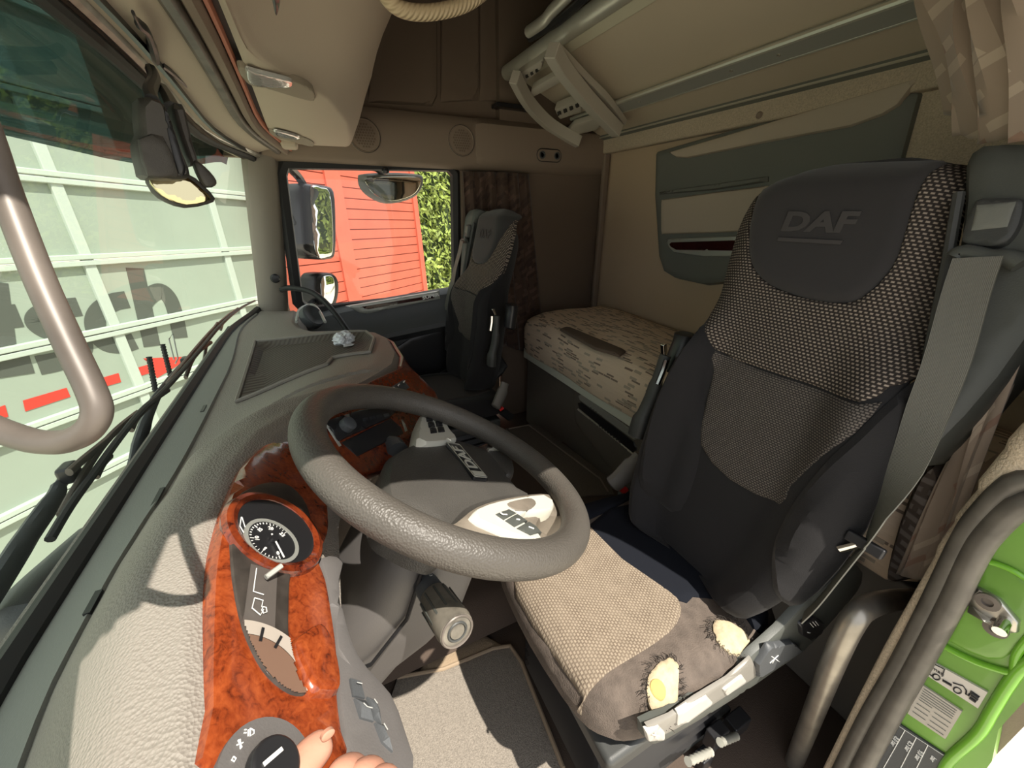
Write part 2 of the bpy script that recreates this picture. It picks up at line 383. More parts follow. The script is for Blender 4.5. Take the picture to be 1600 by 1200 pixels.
# tunnel floor carpet between the seats
mb = MB()
rows = []
for i in range(30):
    x = lerp(.76, 1.62, i/29); z = -1.16-.1*(1-sm(.74, .84, x))-.06*sm(1.5, 1.62, x)
    rows.append([(x, y, z) for y in [lerp(-1.06, .1, j/11) for j in range(12)]])
mb.grid(rows); mb.add([(1.62, -1.06, -1.24), (1.62, .1, -1.24), (1.62, .1, -1.3), (1.62, -1.06, -1.3)], [[0, 1, 2, 3]])
struct(mb.build('trim_1', M['floor'], label='brown carpeted engine tunnel between the seats'))
# ceiling
mb = MB(); mb.box((1.1, -.75, .99), (2.26, 1.9, .04)); struct(mb.build('ceiling', M['brown'], smooth=False))
# rear wall
mb = MB(); mb.box((1.1, -1.70, -.15), (2.3, .1, 2.3)); wr = struct(mb.build('wall_rear', M['wallsmooth'], smooth=False))
mb = MB(); mb.box((.33, -1.64, .1), (.72, .024, 1.1)); mb.build('lining_panel', M['fuzzy'], wr, bevel=.005)
mb = MB()
a0, a1 = P(935, 240, 'y', -1.62), P(1447, 110, 'y', -1.62)
mb.box((1.08, -1.615, .352), (2.1, .05, .078)); mb.build('fuzzy_strip', M['fuzzy'], wr, bevel=.012)
mb = MB(); mb.lathe([(.0, 0), (.011, 0), (.012, .004), (.007, .008), (.0, .008)], P(1187, 180, 'y', -1.588), (0, 1, 0), 14); mb.build('stud', M['beige2'], wr)
mb = MB(); mb.box((2.06, -1.62, -.08), (.03, .04, 1.0)); mb.build('corner_trim', M['beige2'], wr, bevel=.01)
# right (far) side wall, above the door and behind it
mb = MB()
mb.box((2.16, -1.33, -.2), (.08, .72, 2.5)); mb.box((2.2, -.4, .62), (.06, 2.0, .8)); wl = struct(mb.build('wall_right', M['brown'], smooth=False))
# upper band with speakers: profile swept along Y
def sweep_y(prof, y0, y1, n=2, fade=None):
    return [[V((x, lerp(y0, y1, i/(n-1)), z)) for x, z in prof] for i in range(n)]
mb = MB()
prof = [(2.2, .2), (2.12, .205), (2.085, .225), (2.07, .26), (2.07, .36), (2.08, .40), (2.11, .43), (2.2, .44)]
mb.grid(sweep_y(prof, .12, -1.64, 14), capu=True); mb.build('upper_band', M['beige2'], wl)
mb = MB()   # raised end section of the band behind the rear speaker
prof2 = [(2.12, .21), (2.078, .228), (2.058, .262), (2.058, .36), (2.068, .405), (2.12, .437)]
rows = []
for k, (y, s) in enumerate([(-.80, 0), (-.82, .8), (-.85, 1), (-1.0, 1), (-1.64, 1)]):
    rows.append([V((lerp(2.09, x, s), y, lerp(.325, z, .6+.4*s))) for x, z in prof2])
mb.grid(rows); mb.build('band_section', M['beige2'], wl)
def speaker(px, py, r=.062):
    c = P(px, py, 'x', 2.068); mb = MB(); mb.lathe([(r+.006, -.006), (r+.006, .002), (r, .005), (r-.003, .002), (r-.02, .004), (0, .006)], c, (-1, 0, 0), 32)
    o = mb.build('speaker_grille', M['beige2'], wl)
    mb = MB(); mb.tube([c+V((-.003, math.cos(a)*(r+.003), math.sin(a)*(r+.003))) for a in [2*math.pi*k/40 for k in range(40)]], .0014, 6, True); mb.build('groove', M['black'], o)
    mb = MB()
    for i in range(-4, 5):
        for j in range(-4, 5):
            yy = .0115*(i+.5*(j % 2)); zz = .0105*j
            if math.hypot(yy, zz) < r*.72: mb.lathe([(.0042, 0), (.0042, .0015), (0, .0015)], c+V((-.0055, yy, zz)), (-1, 0, 0), 6)
    mb.build('mesh_cell', M['brown'], o, kind='stuff')
speaker(570, 212); speaker(721, 220)
c = P(858, 243, 'x', 2.056); pl = Plane(c, (0, -1, 0), (0, 0, 1))
mb = MB(); mb.patch(rrect(.15, .058, .028), pl.at, .006, .006, .012); sp = mb.build('coat_hook_plate', M['beige2'], wl)
mb = MB(); rp = rrect(.152, .06, .029, 8); mb.tube([pl.at(a, b, .002) for a, b in rp], .0018, 6, True); mb.build('groove', M['black'], sp)
for s in (-1, 1):
    mb = MB(); mb.lathe([(.018, .004), (.018, .008), (.012, .008), (.009, .0), (0, 0)], pl.at(s*.046, 0, .002), (-1, 0, 0), 18); mb.build('hook', M['darkgrey'], sp)
# roof side recess panels (relief on the brown wall above the band)
mb = MB(); pl = Plane((2.168, 0, 0), (0, -1, 0), (0, 0, 1))
mb.patch([pl.px(575, -30), pl.px(683, -30), pl.px(683, 150), pl.px(675, 166), pl.px(575, 160)], pl.at, .022, .02, .05); mb.build('roof_side_panel', M['brown'], wl)
mb = MB(); mb.patch([pl.px(688, -30), pl.px(747, -30), pl.px(747, 157), pl.px(688, 160)], pl.at, .014, .006, .05); mb.build('roof_side_panel', M['brown'], wl)
mb = MB(); mb.patch([pl.px(749, -30), pl.px(860, -30), pl.px(860, 160), pl.px(749, 158)], pl.at, .01, .006, .05); mb.build('roof_side_panel', M['brown'], wl)
mb = MB(); mb.box(P(800, 168, 'x', 2.11), (.07, .2, .02)); mb.build('shelf_slot', M['black'], wl, bevel=.005)

# windscreen: base and top curves
def wy(x, z):   # y of windscreen at x, z
    t = (z+.40)/.66
    return lerp(.345, .268, t) - (.06*sm(1.5, 2.12, x)**2 + .05*sm(1.6, 2.12, x)*t) - .05*sm(.5, .05, x)**2
mb = MB()
mb.grid([[V((x, wy(x, z), z)) for x in [lerp(.0, 2.12, i/24) for i in range(25)]] for z in [lerp(-.45, .30, j/8) for j in range(9)]])
wg = mb.build('window_1', M['glass']); struct(wg, 'windscreen')
mb = MB(); mb.tube([V((x, wy(x, -.41)-.008, -.41)) for x in [lerp(0, 2.1, i/20) for i in range(21)]], .021, 8, flat=.8); mb.build('seal', M['rubber'], wg)
mb = MB(); mb.tube([V((x, wy(x, .262)-.006, .262-.055*sm(1.0, 2.1, x))) for x in [lerp(0, 2.09, i/20) for i in range(21)]], .013, 8); mb.build('seal', M['rubber'], wg)
mb = MB(); mb.tube([V((x, wy(x, .29)-.02, .285-.065*sm(1.0, 2.1, x))) for x in [lerp(0, 2.08, i/20) for i in range(21)]], .012, 8); mb.build('seal', M['steel'], wg)
# far A pillar
mb = MB(); rows = []
for i in range(12):
    t = i/11; z = lerp(-.46, .30, t)
    y0 = lerp(.262, .165, t); y1 = lerp(.165, .05, t); 
    rows.append([V((2.1, y0+.02, z)), V((2.085, y0, z)), V((2.085, lerp(y0, y1, .4), z)), V((2.1, lerp(y0, y1, .8), z)), V((2.13, y1, z)), V((2.2, y1, z)), V((2.2, y0+.03, z))])
mb.grid(rows, cv=True, capu=True); ap = struct(mb.build('trim_2', mat('pillar_grey_beige', (.27, .24, .2), .75, bump=.15, bs=500), label='padded grey beige windscreen pillar by the passenger door'))
mb = MB(); mb.lathe([(0, .012), (.014, .011), (.02, .004), (.02, -.004)], P(430, 435, 'x', 2.083), (-1, -.1, 0), 18); mb.build('cap', M['black'], ap)
# cable from the pillar to the dashboard
mb = MB(); mb.tube(crom([P(440, 453, 'x', 2.06), P(455, 450, 'x', 2.0), P(490, 458, 'x', 1.9), P(520, 485, 'x', 1.8), P(545, 520, 'x', 1.72)], 6, False), .012, 8)
tag(mb.build('cable', M['rubber']), 'thick black cable arching from the far pillar down behind the dashboard', 'cable')

# header above the windscreen: X-long strips
HX0, HX1 = .0, 2.07
def strip(name, prof, m, x0=HX0, x1=HX1, parent=None, bend=True):
    mb = MB(); rows = []
    for i in range(22):
        x = lerp(x0, x1, i/21); k = .075*sm(1.5, 2.1, x)**1.5 if bend else 0
        dzz = .072*sm(1.0, 2.08, x) if bend else 0
        rows.append([V((x, y-k, z-dzz)) for y, z in prof])
    mb.grid(rows, capu=True); return mb.build(name, m, parent)
hdr = strip('trim_3', [(.30, .36), (.275, .275), (.235, .285), (.20, .30), (.17, .31), (.11, .318), (.09, .33), (.09, .40)], M['beige']); struct(hdr, 'beige header panel above the windscreen')
strip('dark_band', [(.268, .277), (.262, .272), (.240, .276), (.238, .288)], M['floor'], parent=hdr)
strip('groove', [(.222, .2835), (.214, .2835), (.213, .296), (.222, .296)], M['black'], parent=hdr)
strip('blind_rail', [(.148, .304), (.140, .296), (.127, .296), (.121, .304), (.121, .33), (.148, .33)], M['tubegrey'], parent=hdr)
strip('blind_roll', [(.118, .312), (.112, .298), (.098, .296), (.090, .31), (.09, .335), (.118, .335)], M['beige2'], parent=hdr)
strip('red_bounce', [(.089, .318), (.086, .309), (.080, .309), (.078, .318), (.078, .335), (.089, .335)], mat('coral_bounce', (.55, .2, .13), .5), parent=hdr)  # red light reflected along the console edge, painted as a strip
strip('gap', [(.078, .325), (.06, .325), (.06, .345), (.078, .345)], M['black'], parent=hdr)
# small black clips on the header
for (pts, r) in (([(208, 20), (216, 36), (229, 48), (237, 70), (243, 95)], .009),):
    mb = MB(); q = [P(x, y, 'z', .285) for x, y in pts]; mb.tube(crom(q, 4, False), [.004]*4+[.009]*8+[.013]*4+[.006], 8, flat=.6); tag(mb.build('sensor_stalk', M['black']), 'black leaf shaped clip stuck to the windscreen header', 'clip')
mb = MB(); q = [P(x, y, 'z', .288) for x, y in ((252, 98), (270, 112), (312, 150))]; mb.tube(crom(q, 4, False), .010, 8, flat=.5); tag(mb.build('blind_handle', M['black']), 'long black pull handle of the windscreen blind', 'handle')

# exterior sun visor in front of the glass
mb = MB(); rows = []
for i in range(20):
    x = lerp(-.1, 2.3, i/19)
    rows.append([V((x, wy(x, .2)+.05+.012*k, z)) for k, z in enumerate([lerp(.33, interp([(0, .10), (.8, .105), (1.3, .115), (1.8, .135), (2.0, .18), (2.2, .2)], x), j/5) for j in range(6)])])
mb.grid(rows); vz = mb.build('sun_visor', M['visor']); s = vz.modifiers.new('solid', 'SOLIDIFY'); s.thickness = .004
tag(vz, 'smoky teal translucent sun visor outside the windscreen top', 'visor')

# overhead console
con = empty('overhead_console', (1.2, -.1, .4), 'beige overhead locker with reading lamps, above the windscreen', 'locker')
YR = [(.9, .05), (1.05, .045), (1.15, .03), (1.256, -.035), (1.36, -.11), (1.56, -.172), (1.78, -.2), (2.03, -.21)]
def zb(x): return .302-.055*sm(1.0, 2.0, x)
mb = MB(); rows = []
for x, s in [(lerp(.3, 1.9, i/24), 1) for i in range(25)]+[(1.95, .985), (1.99, .95), (2.02, .88), (2.035, .74), (2.04, .55)]:
    yr = interp(YR, x); z = zb(x)
    prof = [(.06, .5), (.066, .38), (.066, z+.03), (.064, z+.006), (.056, z), (lerp(.056, yr, .5), z-.002), (yr+.008, z), (yr-.003, z+.004), (yr-.012, z+.016), (lerp(yr, -.30, .42), lerp(z, .48, .30)), (lerp(yr, -.30, .75), lerp(z, .48, .64)), (-.29, .47), (-.325, .56), (-.345, .66), (-.36, .85)]
    cy = -.06; cz_ = .5
    rows.append([V((x, cy+(a-cy)*s, cz_+(b-cz_)*(s if b < cz_ else 1))) for a, b in prof])
mb.grid(rows, capu=True); mb.build('body', M['beige'], con)
def lamp(c, ux, vy, L, W, nm='reading_lamp'):
    pl = Plane(c, ux, vy)
    if pl.n.z > 0: pl = Plane(c, ux, [-q for q in vy])
    mb = MB(); mb.patch(rrect(L, W, W*.45), pl.at, .006, .008, .012, .004); o = mb.build(nm, M['beige'], con)
    mb = MB(); mb.patch(rrect(L*.62, W*.66, W*.3), lambda a, b, h: pl.at(a+L*.08, b, h+.005), .004, .008, .01, .002); mb.build('lens', M['lamp'], o)
def onb(x, y):
    z = .28
    for _ in range(12): z = zb(P(x, y, 'z', z).x)-.004
    return P(x, y, 'z', z)
def lamp2(q, lens_q, nm='reading_lamp'):
    c = sum((onb(*p) for p in q), V((0, 0, 0)))/len(q); pl = Plane(c, onb(*q[1])-onb(*q[0]), onb(*q[2])-onb(*q[1]))
    if pl.n.z > 0: pl = Plane(c, -pl.u, pl.v)
    mb = MB(); mb.patch(crom([pl.px(x, y) for x, y in q], 4), pl.at, .003, .004, .012, .012); o = mb.build(nm, mat('lamp_recess', (.3, .26, .2), .7), con)
    mb = MB(); mb.patch(crom([pl.px(x, y, .006) for x, y in lens_q], 4), pl.at, .006, .008, .008, .002, base=.003); mb.build('lens', M['lamp'], o)
lamp2([(372, 106), (400, 110), (455, 124), (488, 140), (491, 156), (470, 153), (420, 138), (388, 130)], [(384, 108), (400, 111), (450, 124), (458, 131), (448, 137), (400, 134), (387, 126)])
lamp2([(421, 203), (445, 206), (480, 216), (491, 224), (485, 228), (455, 220), (428, 212)], [(428, 204), (445, 207), (468, 214), (464, 218), (440, 214), (429, 210)])
mb = MB(); c = onb(430, 12); mb.patch(crom([onb(x, y).xy for x, y in ((424, -14), (437, -8), (437, 10), (432, 26), (427, 8))], 3), lambda a, b, h: V((a, b, zb(a)-.003-h)), .002, .004, .01); mb.build('recess', M['black'], con)
mb = MB(); mb.box(onb(452, 226)+V((.0, 0, .012)), (.1, .06, .05)); mb.build('end_block', M['beige'], con, bevel=.012)

# braided hose loop under the roof
q = [P(x, y, 'x', 1.0) for x, y in ((596, -32), (604, -4), (626, 14), (660, 20), (700, 15), (735, 2), (770, -25))]
mb = MB(); mb.tube(crom(q, 8, False), .014, 12); tag(mb.build('hose', M['cord']), 'thin tan braided hose looping down from the roof', 'hose')

# ================================================================== PASSENGER DOOR
dr = empty('door_1', (2.13, -.3, -.4), 'dark grey passenger door with wood trimmed sill', None, kind='structure')
X = 2.13
mb = MB(); pl = Plane((X, 0, 0), (0, -1, 0), (0, 0, 1))
WO = [(452, 264), (700, 268), (706, 275), (708, 446), (700, 456), (482, 480), (474, 470), (449, 275)]   # glass outline
wo = crom(pl.tr(WO), 1)
ctr = V((.35, -.1))
def off(poly, k):
    out = []; N = len(poly)
    for i in range(N):
        a, b, c = V(poly[i-1]), V(poly[i]), V(poly[(i+1) % N]); n1 = V(((b-a).y, -(b-a).x)).normalized(); n2 = V(((c-b).y, -(c-b).x)).normalized(); q = (n1+n2).normalized()
        if (b-ctr).dot(q) < 0: q = -q
        out.append(b+q*k)
    return out
mb.grid([[pl.at(p.x, p.y, h) for p in off(wo, k)] for k, h in ((.0, -.03), (.004, .004), (.03, .012), (.05, .0), (.05, -.05))], cv=True)
mb.build('window_frame', M['rubber'], dr)
mb = MB(); mb.patch(off(wo, .004), lambda a, b, h: pl.at(a, b, h-.02), 0, 0, .2, .004); mb.build('window_glass', M['glassside'], dr, smooth=False)
# lower door panels, swept in Y with profile
mb = MB(); rows = []
for i in range(24):
    t = i/23; y = lerp(.2, -.74, t)
    zt = lerp(-.435, -.385, sm(.0, .9, t)); zt = interp([(.2, -.50), (.10, -.46), (-.08, -.432), (-.6, -.388), (-.74, -.38)][::-1], y)
    rows.append([V((x, y, z)) for x, z in ((2.17, zt+.0), (2.125, zt+.004), (2.085, zt-.02), (2.075, zt-.06), (2.065, zt-.10), (2.03, zt-.135), (2.01, zt-.15), (2.01, zt-.175), (2.05, zt-.2), (2.10, zt-.23), (2.11, zt-.3), (2.11, -.9), (2.06, -.93), (2.05, -1.28), (2.17, -1.28))])
mb.grid(rows, capu=True); dp = mb.build('door_panel', M['darkgrey'], dr, sub=0)
pl = Plane((2.07, 0, 0), (0, -1, 0), (0, 0, 1))
def pan(px_pts, h, e, m, nm, parent, plane=None, n=1, **k):
    q = plane or pl; pts = q.tr(px_pts)
    if n > 1: pts = crom(pts, n)
    mb = MB(); mb.patch(pts, q.at, h, e, k.pop('step', .02), k.pop('back', .008), **k); return mb.build(nm, m, parent)
pan([(540, 478), (560, 475), (686, 454), (688, 467), (620, 480), (575, 490), (562, 489)], .012, .006, M['alud'], 'trim_strip', dr)
q = pan([(557, 480), (566, 478), (682, 459), (682, 465), (620, 475), (575, 483)], .016, .003, M['winefill'], 'wood_insert', dr)
pan([(625, 470), (626, 473), (572, 482), (570, 479)], .018, .002, M['tubegrey'], 'pull', dr)
t0 = pl.px(673, 463, .017); text('SUPER', pl, t0[0], t0[1], .022, M['white'], dr, 'lettering', .018, bold=.0008, sx=1.5, rot=.15)
pl2 = Plane((2.105, 0, 0), (0, -1, 0), (0, 0, 1))
pan([(590, 560), (640, 528), (715, 505), (712, 600), (640, 640), (600, 600)], .01, .012, M['black'], 'door_pocket', dr, pl2)
pan([(585, 528), (640, 512), (618, 530), (598, 537)], .012, .01, M['darkgrey'], 'handle_cup', dr, pl2)
# small black knob at the top of the window
mb = MB(); mb.lathe([(0, .012), (.012, .01), (.016, 0), (.016, -.02)], P(603, 267, 'x', 2.11), (-1, 0, 0), 16); mb.build('knob', M['black'], dr)
# B post + far seat-belt pillar trim
mb = MB(); rows = []
for i in range(10):
    t = i/9; z = lerp(.2, -1.2, t); y0 = lerp(-.745, -.70, t)
    rows.append([V((2.16, y0, z)), V((2.1, y0, z)), V((2.1, y0-.03, z)), V((2.1, y0-.10, z)), V((2.1, y0-.2, z)), V((2.16, y0-.26, z))])
mb.grid(rows, cv=True, capu=True); struct(mb.build('trim_4', M['brown'], label='dark pillar trim behind the passenger door'))

# far curtain bunch hanging behind the passenger seat
def curtain(name, top, bot, n, depth, m, label, cat='curtain', seed=1, nz=16, sub=1, wob=.2):
    random.seed(seed); mb = MB(); rows = []; uv = []
    ph = [random.uniform(0, 6.28) for _ in range(8)]
    T = [V(p) for p in top]; B = [V(p) for p in bot]; NC = n*8
    for j in range(nz):
        v = j/(nz-1); r = []; u_ = []
        for i in range(NC+1):
            t = i/NC; k = t*(len(T)-1); a = min(int(k), len(T)-2); f = k-a
            p = T[a].lerp(T[a+1], f); q = B[a].lerp(B[a+1], f); tang = (T[a+1]-T[a]).lerp(B[a+1]-B[a], v).normalized(); d = (q-p).normalized(); nn = tang.cross(d).normalized()
            am = depth*(.75+.25*math.sin(ph[0]+t*9))*(1+.25*math.sin(v*3+ph[1]))
            w_ = math.sin(t*n*2*math.pi+wob*math.sin(v*4+ph[2]+t*5)*3)+.35*math.sin(t*n*4.6*math.pi+ph[3]+v*2)
            r.append(p.lerp(q, v)+nn*(am*w_)+tang*(am*.5*math.cos(t*n*4*math.pi))); u_.append((t*(T[-1]-T[0]).length*2.2+abs(math.sin(t*n*math.pi))*.02, v*(B[0]-T[0]).length))
        rows.append(r); uv.append(u_)
    mb.grid(rows, uv); o = mb.build(name, m); s = o.modifiers.new('solid', 'SOLIDIFY'); s.thickness = .002
    return tag(o, label, cat)
curtain('curtain', [P(722, 268, 'x', 2.08), P(770, 268, 'x', 2.08), P(826, 272, 'x', 2.08)], [P(735, 560, 'x', 2.07), P(790, 540, 'x', 2.07), P(850, 560, 'x', 2.07)], 6, .014, M['curtdark'], 'dark brown patterned curtain bunched behind the passenger seat', seed=3)

# ================================================================== BUNKS
bk = empty('bunk_base', (1.1, -1.3, -1.2), 'grey bunk base cabinet with drawer under the mattress', 'cabinet')
mb = MB(); mb.box((1.03, -1.355, -1.025), (1.92, .55, .5)); mb.build('body', M['base'], bk, bevel=.01)
mb = MB(); mb.box((1.19, -1.07, -.785), (1.6, .03, .06)); mb.build('front_strip', mat('pale_strip', (.8, .82, .7), .4), bk, bevel=.006)
pl = Plane((0, -1.078, 0), (1, 0, 0), (0, 0, 1)); pl = Plane((0, -1.078, 0), (-1, 0, 0), (0, 0, 1))
dw = pan([(899, 612), (902, 606), (912, 607), (995, 668), (1010, 680), (1010, 765), (962, 741), (901, 660)], .014, .01, M['base'], 'drawer', bk, pl)
pan([(907, 622), (909, 612), (1000, 676), (1000, 690)], .019, .003, M['alud'], 'handle', dw, pl)
pan([(905, 634), (908, 624), (1000, 692), (1000, 712)], .018, .003, M['black'], 'slot', dw, pl)
pan([(903, 637), (904, 634), (1000, 711), (1000, 715)], .018, .002, M['alu'], 'edge_strip', dw, pl)
# mattress
mt = empty('mattress', (1.1, -1.33, -.6), 'beige mattress with brown dash pattern on the lower bunk', 'mattress')
def mz(x, y):
    return -.535+.012*math.sin(x*5)*math.sin(y*7)
mb = MB(); rows = []; uv = []
prof = [(-1.045, -.765), (-1.03, -.75), (-1.022, -.70), (-1.022, -.64), (-1.03, -.59), (-1.05, -.562), (-1.08, -.548), (-1.15, -.535), (-1.3, -.528), (-1.45, -.528), (-1.57, -.53), (-1.605, -.55), (-1.605, -.765)]
L = [0]
for a, b in zip(prof, prof[1:]): L.append(L[-1]+math.hypot(a[0]-b[0], a[1]-b[1]))
for i in range(44):
    x = lerp(.14, 1.97, i/43); e = min(1, max(0, min(x-.14, 1.97-x)/.05)); e = math.sqrt(max(0, 1-(1-e)**2))
    rows.append([V((x, lerp(-1.33, y, .93+.07*e)+.006*math.sin(x*11+k)*(1 if k < 6 else 0), lerp(-.66, z, .72+.28*e)+.006*math.sin(x*9+y*13)*(1 if 2 < k < 11 else 0))) for k, (y, z) in enumerate(prof)]); uv.append([(x, l) for l in L])
mb.grid(rows, uv, capu=True); mb.build('cover', M['matt'], mt)
plm = Plane((0, 0, -.528), (1, 0, 0), (0, 1, 0))
pan([(875, 513), (888, 510), (978, 547), (968, 554), (930, 543)], .006, .004, M['mattband'], 'worn_band', mt, plm, base=-.004)

# upper bunk: tilted underside with tubes and rails
ub = empty('upper_bunk', (1.1, -1.3, .5), 'tilted upper bunk with beige underside and metal rails', 'bunk')
Y0, Z0, Y1, Z1 = -1.0, .625, -1.60, .385
ubp = Plane((1.1, Y0, Z0), (1, 0, 0), (0, Y1-Y0, Z1-Z0))      # v runs back/down
if ubp.n.z > 0: ubp = Plane((1.1, Y0, Z0), (-1, 0, 0), (0, Y1-Y0, Z1-Z0))
LB = math.hypot(Y1-Y0, Z1-Z0)
mb = MB(); mb.box(ubp.at(0, LB/2, -.03), (1.96, LB, .05), ubp.u, ubp.v); mb.build('panel', M['bunk'], ub, bevel=.006)
mb = MB(); mb.box(ubp.at(0, LB-.012, -.01), (1.97, .045, .035), ubp.u, ubp.v); mb.build('rear_edge', M['pocket'], ub, bevel=.004)
mb = MB(); mb.box(ubp.at(0, LB-.036, .009), (1.97, .004, .006), ubp.u, ubp.v); mb.build('edge_strip', M['alu'], ub)
mb = MB(); mb.tube([V((.1, Y0-.0, Z0)), V((2.09, Y0, Z0))], .032, 16); mb.build('front_tube', M['alu'], ub)
mb = MB(); mb.box(ubp.at(0, .05, .0), (1.9, .05, .02), ubp.u, ubp.v); mb.build('front_flange', mat('cream_flange', (.62, .58, .44), .5), ub, bevel=.003)
vr = (ubp.tr([(1180, 95)], .02)[0][1]+ubp.tr([(960, 172)], .02)[0][1])/2
mb = MB(); mb.box(ubp.at(0, vr, .012), (1.9, .062, .024), ubp.u, ubp.v); rl = mb.build('rail', M['alud'], ub, bevel=.003)
mb = MB(); mb.tube([ubp.at(-.95, vr-.034, .02), ubp.at(.95, vr-.034, .02)], .009, 8); mb.build('rail_bead', M['alu'], rl)
mb = MB(); mb.tube([ubp.at(-.95, vr+.032, .018), ubp.at(.95, vr+.032, .018)], .007, 8); mb.build('rail_bead', M['alu'], rl)
for px, py in ((1135, 104), (1206, 74), (994, 156)):
    a, b = ubp.px(px, py, .026); mb = MB(); mb.lathe([(.006, 0), (.006, .002), (.002, .003), (0, .001)], ubp.at(a, vr, .024), ubp.n, 12); mb.build('screw', M['steel'], rl)
mb = MB(); mb.box(P(785, 95, 'y', -1.05), (.08, .12, .14)); mb.build('hinge', M['black'], ub, bevel=.02)
# safety rail in front of the tube
mb = MB(); q = [P(x, y, 'y', -.93) for x, y in ((826, 50), (850, 33), (862, 18), (880, 0), (900, -20))]; mb.tube(crom(q, 5, False), .02, 10); mb.build('guard_rail', M['alu'], ub)
mb = MB(); q = [P(x, y, 'y', -.95) for x, y in ((828, 60), (870, 35), (900, 10), (925, -15))]; mb.tube(q, .014, 8); mb.build('guard_rail', M['black'], ub)

# ladder stowed on the underside
ld = empty('ladder', tuple(ubp.at(.4 if ubp.u.x > 0 else -.4, .4, .05)), 'grey plastic folding ladder stowed under the upper bunk', 'ladder')
def lp(px, py, h): return ubp.px(px, py, h)
lad = mat('ladder_grey', (.5, .46, .39), .5, bump=.1, bs=400)
def rail_l(pts, h0, h1, w_, nm):
    mb = MB(); c = crom(ubp.tr(pts, h1), 5, False)
    mb.ribbon([ubp.at(p.x, p.y, h1) for p in c], ubp.u, w_, h1-h0); mb.build(nm, lad, ld, bevel=.004)
rail_l([(862, 78), (885, 115), (922, 160), (965, 205)], .045, .10, .05, 'side_rail')
rail_l([(804, 120), (826, 160), (860, 195), (905, 222)], .045, .10, .04, 'side_rail')
rail_l([(868, 75), (905, 115), (945, 155), (972, 192)], .012, .04, .05, 'back_rail')
def rung(pts, nm, m=lad, h=.075, t=.02):
    mb = MB(); mb.patch(ubp.tr(pts, h), ubp.at, .008, .008, .02, t, base=h-.008); return mb.build(nm, m, ld)
def rung(pts, nm, m=lad, h=.075, t=.02):
    mb = MB(); q = ubp.tr(pts, h); mb.patch(q, lambda a, b, hh: ubp.at(a, b, h-.008+hh), .008, .008, .02, t); return mb.build(nm, m, ld)
rung([(830, 140), (876, 114), (884, 126), (880, 128), (835, 152), (828, 150)], 'rung')
rung([(884, 207), (895, 196), (938, 184), (945, 194), (930, 205), (895, 213)], 'rung')
rung([(808, 118), (836, 100), (850, 90), (846, 108), (818, 134)], 'step_plate', lad, .06, .03)
rung([(866, 172), (902, 158), (908, 165), (908, 176), (874, 188)], 'step_plate', lad, .06, .03)
dk = mat('ladder_hole', (.03, .026, .022), .8)
for i in range(4):
    x = lerp(815, 838, i/3); y = lerp(127, 114, i/3); rung([(x-3, y-4), (x+3, y-7), (x+4, y-1), (x-2, y+3)], 'hole', dk, .064, .002)
for i in range(4):
    x = lerp(873, 901, i/3); y = lerp(180, 168, i/3); rung([(x-3.5, y-4), (x+3, y-7), (x+4.5, y), (x-2, y+4)], 'hole', dk, .064, .002)

# rear wall storage pockets
pk = empty('storage_pocket', (1.0, -1.62, 0), 'grey and beige moulded storage pockets on the rear wall', 'organiser')
rp = Plane((0, -1.65, 0), (-1, 0, 0), (0, 0, 1))
pan([(1032, 236), (1440, 118), (1452, 148), (1425, 245), (1380, 420), (1108, 446), (1062, 436), (1044, 425), (1036, 400), (1030, 306)], .05, .03, M['pocket'], 'backplate', pk, rp)
rp2 = Plane((0, -1.595, 0), (-1, 0, 0), (0, 0, 1))
pan([(1034, 312), (1118, 300), (1200, 290), (1200, 360), (1112, 364), (1034, 366)], .012, .015, M['beige'], 'pocket_front', pk, rp2)
pan([(1045, 238), (1200, 192), (1440, 120), (1405, 165), (1380, 180), (1330, 198), (1200, 222), (1075, 247), (1058, 246)], .012, .012, M['beige'], 'pocket_front', pk, rp2)
pan([(1031, 304), (1030, 300), (1115, 288), (1200, 276), (1200, 284), (1115, 297)], .02, .004, M['pocket'], 'lip', pk, rp2)
pan([(1042, 373), (1200, 366), (1200, 402), (1100, 401), (1055, 395), (1047, 386)], .012, .005, M['alud'], 'trim_frame', pk, rp2)
pan([(1047, 378), (1200, 373), (1200, 393), (1060, 391), (1051, 386)], .016, .003, M['winefill'], 'wood_insert', pk, rp2)
# ================================================================== DASHBOARD
db = empty('dashboard', (1.0, .2, -.5), 'grey grained dashboard with red burl instrument panel and open tray', 'dashboard')
ET = [(.03, .085), (.2, .108), (.35, .13), (.5, .124), (.6, .10), (.7, .045), (.8, -.02), (.9, -.085), (.98, -.13), (1.1, -.16), (1.3, -.168), (1.42, -.14), (1.5, -.06), (1.58, .03), (1.68, .09), (1.8, .115), (2.07, .12)]
ZT = [(.03, -.30), (.2, -.29), (.35, -.281), (.5, -.283), (.6, -.29), (.75, -.315), (.9, -.335), (1.0, -.35), (1.2, -.365), (1.4, -.375), (1.6, -.405), (2.07, -.42)]
tray_o = crom([tuple(P(x, y, 'z', -.372).xy) for x, y in ((398, 521), (570, 519), (583, 532), (577, 560), (520, 566), (512, 578), (455, 590), (370, 609))], 1)
pock = [P(x, y, 'z', -.345).xy for x, y in ((372, 676), (374, 644), (450, 618), (560, 585), (604, 574), (560, 592), (480, 620))]
RDG = [P(x, y, 'z', -.325).xy for x, y in ((300, 735), (333, 702), (380, 676), (440, 649), (520, 618), (580, 594), (612, 581))]
def wb(x): return wy(x, -.40)
